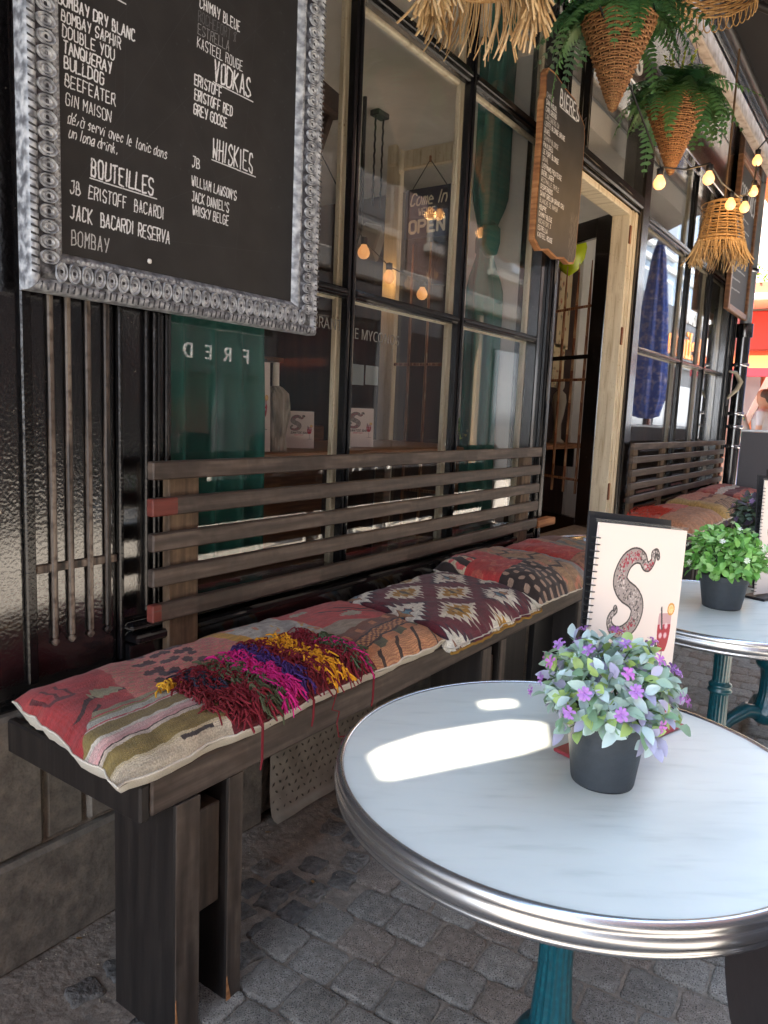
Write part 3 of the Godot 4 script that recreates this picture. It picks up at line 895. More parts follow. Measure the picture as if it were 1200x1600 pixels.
	for s in [-0.3, 0.3]: part(sh, "bracket", cbox(0.03, 0.16, 0.16, 0.004), M.dark_metal, V(s, -0.10, -0.02))
	var fg := thing("figurine", "pale stone figurine standing on the shelf behind the bars", "figurine", V(5.86, 0.98, -0.96))
	var fm := MB.new()
	fm.lathe([[0.0, 0.0], [0.06, 0.0], [0.06, 0.02], [0.035, 0.04], [0.03, 0.16], [0.045, 0.24], [0.06, 0.34], [0.05, 0.40], [0.02, 0.43], [0.035, 0.46], [0.035, 0.50], [0.0, 0.53]], 14)
	part(fg, "body", fm.done(), mat(C8(168, 158, 142), 0.6))
	# faint lettering on the panes
	var lg := thing("window_lettering", "faint grey hand lettering on the lower middle panes", "lettering", V(0, 0, -0.030))
	var ex := [["RESTAURANT", 1.55, 1.44], ["LE MYCONOS", 1.86, 1.425]]
	for e in ex:
		var tm := TextMesh.new()
		tm.text = e[0]
		var sf := SystemFont.new()
		sf.font_names = PackedStringArray(["Droid Sans"])
		tm.font = sf
		tm.font_size = 48
		tm.pixel_size = 0.00095
		tm.depth = 0.0008
		tm.horizontal_alignment = HORIZONTAL_ALIGNMENT_LEFT
		part(lg, "word", tm, mat(C8(128, 126, 120), 0.8), V(e[1], e[2], 0))
	var nt := thing("paper_notice", "two pale paper notices stuck inside the middle pane", "notice", V(1.965, 1.30, -0.045))
	part(nt, "sheet", sheet(0.10, 0.065, 0.001), mat(C8(120, 128, 128), 0.7), V(-0.055, 0, 0))
	part(nt, "sheet", sheet(0.07, 0.062, 0.001), mat(C8(120, 128, 128), 0.7), V(0.04, 0.002, 0))

func bulb(p: Node3D, at: Vector3, r: float, e: float) -> void:
	var g := MB.new()
	g.lathe([[0.0, -r], [r * 0.5, -r * 0.87], [r * 0.87, -r * 0.5], [r, 0.0], [r * 0.85, r * 0.55], [r * 0.5, r * 1.05], [r * 0.45, r * 1.3]], 16)
	var gm := mat(C8(255, 226, 185), 0.3)
	gm.emission_enabled = true
	gm.emission = Color(1.0, 0.66, 0.34)
	gm.emission_energy_multiplier = e
	var b := part(p, "bulb", g.done(), gm, at)
	var s := MB.new()
	s.lathe([[0.0, r * 1.25], [r * 0.55, r * 1.25], [r * 0.6, r * 2.3], [0.0, r * 2.5]], 10)
	part(p, "socket", s.done(), M.wire_black, at)
	var l := OmniLight3D.new()
	l.name = "bulb_light"
	l.light_color = Color(1.0, 0.78, 0.50)
	l.light_energy = 0.02 * e
	l.light_size = r
	l.omni_range = 12.0
	l.omni_attenuation = 2.0
	l.shadow_enabled = true
	b.add_child(l)

func curtain(_side: String, x0: float, x1: float, y0: float, y1: float, z: float, label: String) -> void:
	var c := thing("curtain", label, "curtain", V(0, y0, z))
	var rows := []
	for r in 24:
		var t := r / 23.0
		var row := PackedVector3Array()
		for s in 60:
			var q := s / 59.0
			var right := x1 - 0.13 * smoothstep(0.15, 1.0, t) * 1.0
			var x := lerpf(x0, right, q)
			row.append(V(x, t * (y1 - y0), 0.022 * sin(q * 27.0 + 0.4 * sin(t * 3.0)) + 0.01 * sin(q * 11.0 + t * 2.0)))
		rows.append(row)
	var m := MB.new()
	m.grid(rows)
	part(c, "cloth", m.done(), M.curtain)

func curtain_tied(x: float, z: float, label: String) -> void:
	var c := thing("curtain", label, "curtain", V(x, 0.72, z))
	var rows := []
	for r in 50:
		var y := r / 49.0 * 2.18
		var d := (y - 1.22)
		var wd := 0.050 + 0.058 * smoothstep(0.0, 0.22, absf(d))
		var row := PackedVector3Array()
		for s in 48:
			var a := TAU * s / 48
			var f := 1.0 + 0.20 * sin(a * 7.0 + 0.5 * sin(y * 2.0)) * smoothstep(0.0, 0.2, absf(d)) + 0.06 * sin(a * 3.0 + y * 4.0)
			row.append(V(cos(a) * wd * f + (0.02 * d if d > 0 else -0.02 * d) - 0.025 * exp(-d * d / 0.03), y, sin(a) * wd * 0.5 * f))
		rows.append(row)
	var m := MB.new()
	m.grid(rows, true)
	part(c, "cloth", m.done(), M.curtain)
	var kn := MB.new()
	kn.lathe([[0.03, -0.06], [0.07, -0.045], [0.078, 0.0], [0.068, 0.05], [0.035, 0.07]], 18)
	part(c, "knot", kn.done(), M.curtain, V(-0.025, 1.23, 0.012), V(0.2, 0.3, 0.45)).scale = V(0.9, 1.1, 0.7)

func build_awning() -> void:
	var a := thing("awning", "dark awning spread over the terrace above the bar front", "awning")
	var y0 := 3.34
	var z0 := 0.36
	var tilt := atan2(0.56, 1.36)
	var cs := CSGCombiner3D.new()
	cs.name = "cloth"
	a.add_child(cs)
	cs.position = V(0, y0, z0)
	cs.rotation.x = tilt
	var bx := CSGBox3D.new()
	bx.size = V(10.8, 0.008, 1.15)
	bx.position = V(2.8, 0, 0.575)
	bx.material = mat(C8(34, 33, 34), 0.9)
	cs.add_child(bx)
	# worn slits in the cloth that let the sun through onto the near table
	var inv := cs.transform.affine_inverse()
	var nrm := cs.transform.basis.y
	for slit in [[V(0.765, 0.737, 0.888), V(0.718, 0.737, 0.945), V(0.80, 0.737, 0.99), V(0.90, 0.737, 1.045), V(0.945, 0.737, 1.062), V(1.01, 0.737, 1.03), V(0.98, 0.737, 0.985), V(0.94, 0.737, 0.962), V(0.86, 0.737, 0.915)], [V(1.02, 0.737, 0.918), V(1.0, 0.737, 0.935), V(1.045, 0.737, 0.968), V(1.065, 0.737, 0.955)]]:
		var pts := PackedVector2Array()
		for s in slit:
			var t: float = (cs.position - s).dot(nrm) / SUN.dot(nrm)
			var q: Vector3 = inv * (s + SUN * t)
			pts.append(Vector2(q.x, -q.z))
		if Geometry2D.is_polygon_clockwise(pts): pts.reverse()
		var cut := CSGPolygon3D.new()
		cut.operation = CSGShape3D.OPERATION_SUBTRACTION
		cut.polygon = pts
		cut.depth = 0.2
		cut.rotation.x = -PI / 2
		cut.position = V(0, 0.1, 0)
		cs.add_child(cut)
	var am := mat(C8(40, 38, 38), 0.5)
	slab(a, "cassette", M.black_smooth, -2.6, 8.2, 3.37, 3.52, 0.05, 0.34, 0.03)
	slab(a, "wall_board", tmat(ramp(gray(0.03, 71, 256, 256, 4), [[0.0, C8(150, 132, 116)], [0.5, C8(186, 168, 152)], [1.0, C8(206, 192, 178)]], 256, 256), 1.5, 0.8), -2.6, 8.2, 3.19, 3.30, 0.24, 0.30, 0.006)
	slab(a, "wall_board_batten", M.black_smooth, -2.6, 8.2, 3.305, 3.365, 0.05, 0.27, 0.006)
	for q in [[0.395, 0.026], [0.80, 0.035], [1.12, 0.035]]:
		var tb := MB.new()
		var yy: float = y0 - (q[0] - z0) * 0.412 - 0.05
		tb.tube(PackedVector3Array([V(-2.5, yy, q[0]), V(8.1, yy, q[0])]), [q[1]], 12)
		part(a, "roller_bar", tb.done(), am)
	for x in [-2.4, 3.9, 6.4]:
		var t := MB.new()
		t.tube(PackedVector3Array([V(x, 3.28, 0.34), V(x + 0.45, 3.06, 0.9), V(x + 0.1, 2.86, 1.38)]), [0.02], 8)
		part(a, "folding_arm", t.done(), am)
	slab(a, "front_bar", am, -2.6, 8.2, 2.84, 2.90, 1.40, 1.45, 0.01)
	var vl := MB.new()
	var rows := []
	for r in 3:
		var row := PackedVector3Array()
		for s in 150: row.append(V(-2.6 + s * 0.0725, 2.84 - r * 0.09 - (0.02 * absf(sin(s * 0.9)) if r == 2 else 0.0), 1.425 + 0.01 * sin(s * 0.7)))
		rows.append(row)
	vl.grid(rows)
	part(a, "valance", vl.done(), mat(C8(36, 34, 34), 0.9))

func build_bench(x0: float, x1: float, label: String, far: int) -> void:
	var b := thing("slatted_bench", label, "bench", V(x0, 0, 0), 0.0, "slatted wall benches")
	var L := x1 - x0
	var sx := 0.28 if far == 0 else 0.0
	# back slats and the posts behind them
	for k in 5:
		var y := 1.056 - k * 0.0808
		var s := slab(b, "back_slat", M.slat, sx, L, y - 0.041, y, 0.064, 0.086, 0.003)
		s.rotation.z = rf(-0.0012, 0.0012)
		if far == 0 and (k == 1 or k == 4):
			slab(b, "red_slat_end", M.red_end, sx - 0.002, sx + (0.07 if k == 1 else 0.025), y - 0.0405, y - 0.0005, 0.0635, 0.0868, 0.003)
	var posts := [0.385, L - 0.10] if far == 0 else [0.12, 0.75, 1.5, L - 0.12]
	for x in posts:
		slab(b, "back_post", M.back_post, x - 0.045, x + 0.045, 0.50, 1.045, 0.040, 0.0635, 0.003)
	# seat
	for k in 3:
		slab(b, "seat_board", M.slat, 0.0, L, 0.515, 0.548, 0.055 + k * 0.121, 0.172 + k * 0.121, 0.003)
	slab(b, "front_apron", M.slat, 0.0, L, 0.484, 0.553, 0.4215, 0.445, 0.004)
	slab(b, "end_apron", M.plank_dark, -0.022, -0.001, 0.478, 0.548, 0.02, 0.443, 0.004)
	# legs: two planks with a spacer between
	for x in ([0.082, 1.24, L - 0.35] if far == 0 else [0.2, 1.3, L - 0.3]):
		slab(b, "leg", M.plank_dark, x - 0.030, x + 0.026, 0.0, 0.4825, 0.262, 0.442, 0.004)
		slab(b, "leg", M.plank_dark, x + 0.100, x + 0.138, 0.0, 0.4825, 0.252, 0.437, 0.004)
		slab(b, "leg_facing", M.plank, x - 0.0295, x + 0.0255, 0.001, 0.4822, 0.4425, 0.4455, 0.001)
		slab(b, "leg_facing", M.plank, x + 0.1005, x + 0.1375, 0.001, 0.4822, 0.4375, 0.4405, 0.001)
		slab(b, "spacer", M.plank, x + 0.027, x + 0.099, 0.22, 0.43, 0.30, 0.418, 0.003)
		if far == 0 and x < 0.1:
			# edges rubbed down to bare wood
			for q in [[x - 0.0306, 0.10, 0.009, 0.4457], [x + 0.0996, 0.062, 0.012, 0.4407], [x - 0.0306, 0.03, 0.016, 0.4457]]:
				var sliver := MB.new()
				sliver.poly(PackedVector2Array([Vector2(0, 0.0), Vector2(q[2], 0.0), Vector2(q[2] * 0.8, q[1] * 0.35), Vector2(q[2] * 0.35, q[1] * 0.7), Vector2(q[2] * 0.15, q[1]), Vector2(0, q[1] * 0.93)]), 0.0012)
				part(b, "rubbed_edge", sliver.done(), M.raw_wood, V(q[0], 0.002, q[3]))
	if far == 0:
		slab(b, "side_panel", M.plank_dark, 1.52, 1.80, 0.03, 0.482, 0.30, 0.325, 0.003)
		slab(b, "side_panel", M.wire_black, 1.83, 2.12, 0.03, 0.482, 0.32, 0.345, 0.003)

# ---------------------------------------------------------------- cushions
# a stuffed seat cushion: u runs along the bench, v from the back to the front
func cushion_point(s: Dictionary, u: float, v: float, top: bool) -> Vector3:
	var a := u * 2.0 - 1.0
	var c := v * 2.0 - 1.0
	var e := pow(maxf(0.0, 1.0 - pow(absf(a), s.pu)), 0.5) * pow(maxf(0.0, 1.0 - pow(absf(c), 5.0)), 0.5)
	var n: FastNoiseLite = s.n
	var x: float = s.x0 + (s.x1 - s.x0) * u + s.shear * (0.5 - v)
	var z: float = s.z0 + (s.z1 - s.z0) * v
	x += 0.012 * n.get_noise_2d(v * 6.0, 31.0) * absf(a)
	z += 0.012 * n.get_noise_2d(u * 9.0, 77.0) * absf(c)
	var mid: float = s.y + 0.012 + s.tilt * (0.5 - v) - float(s.get("drop", 0.020)) * smoothstep(0.80, 1.0, v)
	if s.has("rise"): mid += s.rise * (1.0 - u)
	if top:
		return V(x, mid + s.h * e * (1.0 + 0.22 * n.get_noise_2d(u * 5.0 * (s.x1 - s.x0), v * 2.4)) + 0.004 * n.get_noise_2d(u * 22.0, v * 14.0), z)
	return V(x, maxf(mid - 0.05 * minf(1.0, e * 2.2) - 0.001, 0.5565), z)

func build_cushions() -> void:
	var specs := [
		{"x0": 0.705, "x1": 1.735, "z0": 0.040, "z1": 0.462, "y": 0.574, "h": 0.040, "tilt": 0.008, "drop": 0.004, "shear": 0.06, "pu": 14.0, "sd": 1, "label": "long patchwork kilim cushion with shaggy yarn tufts at the bench's near end", "kind": 0},
		{"x0": 1.735, "x1": 2.345, "z0": 0.045, "z1": 0.480, "y": 0.562, "h": 0.046, "tilt": 0.02, "shear": 0.05, "pu": 9.0, "sd": 2, "label": "burgundy cushion with white and gold spiky star motifs", "kind": 1},
		{"x0": 2.30, "x1": 2.83, "z0": 0.035, "z1": 0.490, "y": 0.578, "h": 0.064, "tilt": 0.02, "shear": 0.04, "pu": 5.0, "rise": 0.012, "sd": 3, "label": "plump red, brown and grey kilim cushion next to the star cushion", "kind": 2},
		{"x0": 2.80, "x1": 3.36, "z0": 0.035, "z1": 0.470, "y": 0.572, "h": 0.060, "tilt": 0.02, "shear": 0.03, "pu": 5.0, "sd": 4, "label": "red and tan kilim cushion at the doorway end of the bench", "kind": 3},
		{"x0": 4.52, "x1": 5.45, "z0": 0.04, "z1": 0.46, "y": 0.565, "h": 0.055, "tilt": 0.02, "shear": 0.0, "pu": 8.0, "sd": 5, "label": "coral fringed cushion at the near end of the far bench", "kind": 4},
		{"x0": 5.42, "x1": 6.30, "z0": 0.04, "z1": 0.47, "y": 0.570, "h": 0.075, "tilt": 0.02, "shear": 0.0, "pu": 6.0, "sd": 6, "label": "salmon and sand striped cushion midway along the far bench", "kind": 5},
		{"x0": 6.28, "x1": 7.16, "z0": 0.04, "z1": 0.47, "y": 0.575, "h": 0.085, "tilt": 0.03, "shear": 0.0, "pu": 6.0, "sd": 7, "label": "salmon cushion with white and plum zigzags at the far bench's end", "kind": 6},
	]
	var lining := tmat(ramp(gray(0.2, 81, 256, 256, 1), [[0.0, C8(196, 186, 168)], [1.0, C8(236, 228, 214)]], 256, 256), 8.0, 0.95)
	for s in specs:
		s.n = noise(0.9, 200 + s.sd, 3)
		var c := thing("seat_cushion", s.label, "cushion", Vector3.ZERO, 0.0, "kilim cushions on the benches")
		var nu := 64 if s.kind < 2 else 36
		var nv := 30
		var rows := []
		var under := []
		for r in nv + 1:
			var row := PackedVector3Array()
			var low := PackedVector3Array()
			for q in nu + 1:
				row.append(cushion_point(s, float(q) / nu, float(r) / nv, true))
				low.append(cushion_point(s, float(q) / nu, float(r) / nv, false) - V(0, 0.001, 0))
			rows.append(row)
			under.append(low)
		var m := MB.new()
		m.grid(rows)
		var w: int = [1024, 512, 320, 320, 192, 192, 192][s.kind]
		var h: int = [420, 380, 280, 280, 96, 96, 96][s.kind]
		var im := Image.create(w, h, false, Image.FORMAT_RGB8)
		var bp := PackedByteArray()
		bp.resize(w * h)
		var wv := noise(0.35, 300 + s.sd, 2)
		var du: float = (s.x1 - s.x0) / w
		var dv: float = (s.z1 - s.z0) / h
		for y in h:
			for x in w:
				var u := (x + 0.5) * du
				var v := (y + 0.5) * dv
				var col: Color
				match s.kind:
					0: col = kilim_long(u, v, wv)
					1: col = kilim_star(u, v, wv)
					_: col = kilim_misc(s.kind, u / (s.x1 - s.x0), v / (s.z1 - s.z0), wv)
				var yarn := 0.92 + 0.20 * wv.get_noise_2d(u * 700.0, v * 2600.0) + 0.12 * wv.get_noise_2d(u * 50.0, v * 190.0) + 0.06 * wv.get_noise_2d(u * 30.0, v * 30.0)
				im.set_pixel(x, y, Color(col.r * yarn, col.g * yarn, col.b * yarn))
				bp[y * w + x] = int(clampf(128.0 + 70.0 * sin(v * 1700.0) * (0.6 + 0.4 * sin(u * 900.0)) + 50.0 * wv.get_noise_2d(u * 700.0, v * 700.0), 0, 255))
		var mt := pic(im)
		mt.roughness = 0.95
		mt.rim_enabled = true
		mt.rim = 0.25
		mt.rim_tint = 0.6
		mt.heightmap_enabled = true
		mt.heightmap_texture = tex(bp, w, h)
		mt.heightmap_scale = 0.28
		part(c, "cover", m.done(), mt)
		var l := MB.new()
		l.grid(under)
		part(c, "lining", l.done(), lining)
		# piping round the edge
		var edge := PackedVector3Array()
		for q in nu + 1: edge.append(rows[nv][q])
		for r in range(nv, -1, -2): edge.append(rows[r][nu])
		var edge2 := PackedVector3Array()
		for r in nv + 1: edge2.append(rows[r][0])
		if s.kind != 1:
			for e in [edge, edge2]:
				var pm := MB.new()
				pm.tube(e, [0.0022 if s.kind < 4 else 0.005], 6)
				part(c, "piping", pm.done(), lining)
		else:
			var pm := MB.new()
			pm.tube(edge, [0.004], 6)
			part(c, "piping", pm.done(), mat(C8(150, 112, 44), 0.95))
		if s.kind == 0: shag(c, s)
		if s.kind == 4:
			var fm := MB.new()
			for k in 160:
				var p := cushion_point(s, rf(0.0, 0.45), rf(0.02, 0.5), true)
				fm.tube(PackedVector3Array([p, p + V(rf(-0.02, 0.02), 0.015, rf(-0.01, 0.02)), p + V(rf(-0.05, 0.03), rf(0.0, 0.03), rf(-0.02, 0.04))]), [0.004, 0.0035, 0.001], 3)
			part(c, "yarn_tufts", fm.done(), mat(C8(206, 78, 62), 0.95), Vector3.ZERO, Vector3.ZERO, "stuff")

func shag(c: Node3D, s: Dictionary) -> void:
	# bands of loose yarn from left to right
	var bands := [[0.215, 0.270, C8(112, 24, 34), 0.55, 0.92], [0.240, 0.300, C8(34, 34, 52), 0.50, 0.76], [0.26, 0.35, C8(118, 22, 36), 0.50, 0.99], [0.315, 0.385, C8(84, 88, 62), 0.46, 1.0], [0.365, 0.440, C8(202, 30, 120), 0.44, 0.99], [0.425, 0.475, C8(66, 38, 104), 0.40, 0.97], [0.465, 0.540, C8(116, 22, 34), 0.40, 0.99], [0.515, 0.585, C8(232, 162, 34), 0.40, 0.99], [0.565, 0.645, C8(120, 24, 38), 0.44, 0.99], [0.615, 0.665, C8(70, 84, 58), 0.58, 0.97], [0.635, 0.668, C8(196, 34, 110), 0.66, 0.96], [0.185, 0.235, C8(222, 166, 44), 0.56, 0.63]]
	for b in bands:
		var m := MB.new()
		var cnt := int(2600.0 * (b[1] - b[0]) * (b[4] - b[3]) * 2.9)
		for k in cnt:
			var u := rf(b[0], b[1])
			var v := rf(b[3], b[4])
			if v > 0.9 and rng.randf() < 0.25: v = rf(0.93, 0.995)
			var p := cushion_point(s, u, v, true) + V(0, 0.002, 0)
			var a := rf(0, TAU)
			var d := V(cos(a) * 0.6, 0, sin(a) + 0.55).normalized() * rf(0.008, 0.022)
			var lift := rf(0.004, 0.013)
			var fall := 0.0
			if v > 0.9: fall = rf(0.006, 0.030)
			m.tube(PackedVector3Array([p, p + d * 0.45 + V(0, lift, 0), p + d + V(rf(-0.004, 0.004), lift * 0.7 - fall * 0.5, 0.0), p + d * 1.5 + V(rf(-0.006, 0.006), 0.002 - fall, 0.002)]), [0.0023, 0.0025, 0.0023, 0.0016], 4)
		var y := mat(b[2], 0.95)
		y.rim_enabled = true
		y.rim = 0.3
		y.rim_tint = 0.7
		part(c, "yarn_tufts", m.done(), y, Vector3.ZERO, Vector3.ZERO, "stuff")
	# a few long loose ends
	for q in [[0.30, 0.03], [0.455, 0.0], [0.665, 0.02]]:
		var p := cushion_point(s, q[0], 0.99, true)
		var m := MB.new()
		m.tube(PackedVector3Array([p, p + V(0, -0.012, 0.016), p + V(0.002, -0.05 - q[1], 0.014), p + V(0.0, -0.07 - q[1], 0.012)]), [0.003, 0.003, 0.0028, 0.002], 5)
		part(c, "loose_yarn", m.done(), mat(C8(110, 22, 32), 0.95))
	var p0 := cushion_point(s, 0.535, 0.995, true)
	var lm := MB.new()
	lm.tube(PackedVector3Array([p0, p0 + V(0.0, -0.012, 0.012), p0 + V(-0.012, -0.05, 0.010), p0 + V(0.014, -0.062, 0.010), p0 + V(0.004, -0.085, 0.012), p0 + V(0.012, -0.12, 0.012), p0 + V(0.04, -0.128, 0.012)]), [0.0016], 5)
	part(c, "loose_yarn", lm.done(), mat(C8(110, 22, 32), 0.95))

func kilim_long(u: float, v: float, n: FastNoiseLite) -> Color:
	# x and z on the bench in metres
	var w := 0.0035 * n.get_noise_2d(u * 60.0, v * 60.0)
	var x := 0.705 + u + 0.06 * (0.5 - v / 0.422) + w
	var z := 0.04 + v + w
	if z > 0.272 and x < 0.995 - (z - 0.27) * 0.35:
		# long stripes at the front
		var t := (z - 0.272) / 0.19
		if x < 0.76 and t < (0.76 - x) * 6.0: return C8(168, 50, 54)
		for b in [[0.07, C8(150, 146, 116)], [0.09, C8(196, 74, 80)], [0.13, C8(150, 142, 100)], [0.23, C8(190, 190, 176)], [0.25, C8(200, 84, 92)], [0.27, C8(214, 196, 186)], [0.43, C8(142, 124, 74)], [0.47, C8(214, 206, 192)], [0.55, C8(218, 178, 172)], [0.60, C8(210, 160, 156)], [0.615, C8(60, 50, 46)], [0.66, C8(206, 190, 172)], [0.85, C8(144, 124, 72)], [0.88, C8(200, 184, 150)], [0.92, C8(70, 62, 60) if absf(x - 0.86) < 0.04 else C8(206, 192, 166)], [9.0, C8(198, 184, 160)]]:
			if t < b[0]: return b[1]
	if x < 0.905 - 0.25 * (z - 0.05):
		# red field with a brown stem, a pale leaf and a comb
		if pow((x - 0.832) / 0.034, 2) + pow((z - 0.200) / 0.022, 2) < 1.0 + 0.3 * sin(x * 420.0): return C8(160, 156, 124)
		if absf(z - 0.205 - 0.9 * absf(x - 0.80) * (1.0 if x < 0.80 else 0.25)) < 0.0065 and x < 0.87: return C8(66, 30, 32)
		if absf(z - 0.245 - 1.1 * absf(x - 0.79)) < 0.005 and x < 0.79: return C8(62, 28, 30)
		if z > 0.10 and z < 0.175 and x > 0.735 and x < 0.80:
			var q := fmod((x - 0.735) * 46.0, 1.0)
			if (q < 0.28 and z > 0.105) or (z > 0.163 and x < 0.79): return C8(98, 34, 40)
		if n.get_noise_2d(u * 14.0, v * 14.0) > 0.12: return C8(186, 70, 68)
		return C8(174, 56, 58)
	if x < 1.185 + 0.30 * (z - 0.06) and z < 0.30:
		# pink field with stepped dark crosses
		var cx := (x - 0.945 - 0.25 * (0.16 - z)) / 0.026
		var cz := (z - 0.062) / 0.026
		var ix := int(floor(cx))
		var iz := int(floor(cz))
		if ix >= 0 and ix < 6 and iz >= 0 and iz < 7:
			var on: bool = ["110011", "001100", "110011", "001101", "110010", "011001", "100110"][iz][ix] == "1"
			var fx := absf(cx - ix - 0.5)
			var fz := absf(cz - iz - 0.5)
			if on and ((fx < 0.5 and fz < 0.30) or (fx < 0.28 and fz < 0.5)): return C8(72, 36, 40)
		if fmod(z * 70.0, 1.0) < 0.3 and fmod(x * 44.0 + floor(z * 70.0) * 0.5, 1.0) < 0.55: return C8(180, 144, 112)
		return C8(208, 120, 110)
	if x < 1.225 + 0.30 * (z - 0.06) and z < 0.30: return C8(200, 150, 42)
	if x < 1.43 and z < 0.27:
		var q := n.get_noise_2d(u * 40.0, v * 40.0)
		if q > 0.40: return C8(206, 128, 116)
		if q > 0.34: return C8(206, 164, 60)
		return C8(186, 180, 170) if q > -0.15 else C8(164, 158, 150)
	if z < 0.262 + 0.02 * sin(x * 20.0):
		# second red field
		if pow((x - 1.50) / 0.035, 2) + pow((z - 0.105) / 0.016, 2) < 1.0 + 0.3 * sin(x * 400.0): return C8(170, 164, 140)
		if pow((x - 1.60) / 0.040, 2) + pow((z - 0.215) / 0.017, 2) < 1.0 + 0.3 * sin(x * 400.0): return C8(176, 168, 146)
		if absf(z - 0.16 - 0.5 * (x - 1.55)) < 0.006 and x > 1.52: return C8(64, 28, 30)
		if absf(z - 0.13 - 0.5 * (x - 1.55)) < 0.005 and x > 1.58: return C8(64, 28, 30)
		return C8(190, 66, 62)
	if x > 1.385:
		# brown and orange patch
		var t := z + 0.18 * (x - 1.5)
		if t < 0.295: return C8(158, 144, 126)
		if t < 0.345:
			var f := fmod(x * 13.0, 1.0)
			if absf(f - 0.5) < 0.16 and t > 0.31 and t < 0.335: return C8(190, 122, 80)
			return C8(120, 72, 52)
		if t < 0.352: return C8(54, 36, 30)
		if t < 0.385: return C8(210, 146, 92) if fmod(x * 44.0 + floor(z * 150.0) * 0.5, 1.0) < 0.5 else C8(110, 66, 48)
		if t < 0.392: return C8(60, 40, 32)
		if t < 0.415: return C8(94, 92, 66) if fmod(x * 9.0, 1.0) < 0.45 else C8(196, 128, 84)
		if fmod(x * 12.0 + z * 9.0, 1.0) < 0.16: return C8(62, 42, 34)
		return C8(214, 154, 106) if fmod(z * 210.0, 1.0) < 0.55 else C8(182, 122, 86)
	return C8(104, 28, 36)

func star(x: float, z: float, cx: float, cz: float, rx: float, rz: float) -> float:
	# spiky lozenge: > 0 inside, growing towards the middle
	var a := absf(x - cx) / rx
	var b := absf(z - cz) / rz
	var tooth := absf(fmod(a * 4.0 + 0.5, 1.0) - 0.5) * 2.0
	return 1.0 - a * 0.85 - b * 0.62 - tooth * (0.12 + 0.42 * b)

func kilim_star(u: float, v: float, n: FastNoiseLite) -> Color:
	var col := C8(104, 36, 48) if n.get_noise_2d(u * 18, v * 18) > -0.2 else C8(92, 30, 42)
	var px := 0.285
	var pz := 0.19
	var best := -9.0
	var which := 0
	for i in range(-1, 5):
		for j in range(-1, 5):
			var cx := 0.03 + i * px + (px * 0.5 if (j & 1) else 0.0)
			var cz := 0.03 + j * pz * 0.55
			var s := star(u, v, cx, cz, 0.094, 0.052)
			if s > best:
				best = s
				which = (j + i + 6) % 2
	if best < -0.30: return col
	if which == 0:
		# white star with a navy halo
		if best < 0.0: return col.lerp(C8(30, 38, 56), clampf(1.0 + best / 0.30, 0, 1) if n.get_noise_2d(u * 500, v * 500) < 0.25 else 0.2)
		if best < 0.55: return C8(226, 220, 204)
		if best < 0.62: return C8(120, 60, 48)
		return [C8(58, 92, 112), C8(168, 132, 96), C8(116, 150, 160)][int(absf(u * 60.0)) % 3]
	if best < 0.0: return col
	if best < 0.36: return C8(228, 220, 200)
	if best < 0.66: return C8(176, 128, 42)
	return [C8(88, 80, 70), C8(200, 170, 110)][int(absf(u * 60.0)) % 2]

func kilim_misc(kind: int, u: float, v: float, n: FastNoiseLite) -> Color:
	var w := n.get_noise_2d(u * 26.0, v * 26.0)
	match kind:
		2:
			var t := v + 0.25 * (u - 0.5)
			if u < 0.20 and v < 0.30:
				var k := fmod(u * 9.0 + 2.0 * v, 1.0)
				return C8(46, 34, 32) if k < 0.62 else (C8(196, 178, 148) if w > -0.2 else C8(206, 92, 90))
			if u < 0.40 and v < 0.62: return C8(172, 56, 54) if w > -0.25 else C8(190, 92, 76)
			if u < 0.46 and v > 0.45: return C8(48, 36, 34) if sin(u * 70.0) * sin(v * 46.0) < 0.35 else C8(168, 140, 120)
			if u > 0.90: return C8(170, 40, 46) if u < 0.95 else C8(140, 134, 128)
			if u > 0.78: return C8(134, 130, 128) if w > -0.3 else C8(110, 106, 106)
			if absf(fmod(t * 4.0 + 0.6 * absf(fmod(u * 6.0, 1.0) - 0.5), 1.0) - 0.5) < 0.08: return C8(58, 44, 36)
			if w > 0.36: return C8(190, 124, 96)
			return C8(148, 116, 88) if int(u * 12.0) % 2 else C8(160, 128, 96)
		3:
			if u < 0.42 and v < 0.75: return C8(174, 58, 54) if w > -0.3 else C8(186, 84, 70)
			if v > 0.35 and v < 0.7: return C8(150, 120, 94) if fmod(u * 7.0 + v * 2.0, 1.0) < 0.55 else C8(104, 110, 104)
			if v <= 0.35: return C8(110, 64, 46) if u > 0.55 else C8(158, 116, 90)
			return C8(162, 112, 86) if w > 0.0 else C8(124, 82, 62)
		4:
			return C8(196, 92, 74) if v < 0.5 else C8(178, 128, 98)
		5:
			if u < 0.16: return C8(186, 154, 96)
			if absf(v - 0.5) < 0.03: return C8(120, 60, 50)
			if v > 0.72 and fmod(u * 20.0, 1.0) < 0.5: return C8(70, 44, 40)
			return C8(196, 120, 96) if v < 0.5 else C8(176, 136, 104)
		_:
			if absf(v - 0.45 - 0.05 * absf(fmod(u * 9.0, 1.0) - 0.5)) < 0.07: return C8(214, 200, 190)
			if absf(v - 0.62) < 0.08: return C8(104, 40, 54)
			return C8(190, 104, 88) if w > -0.1 else C8(176, 82, 74)

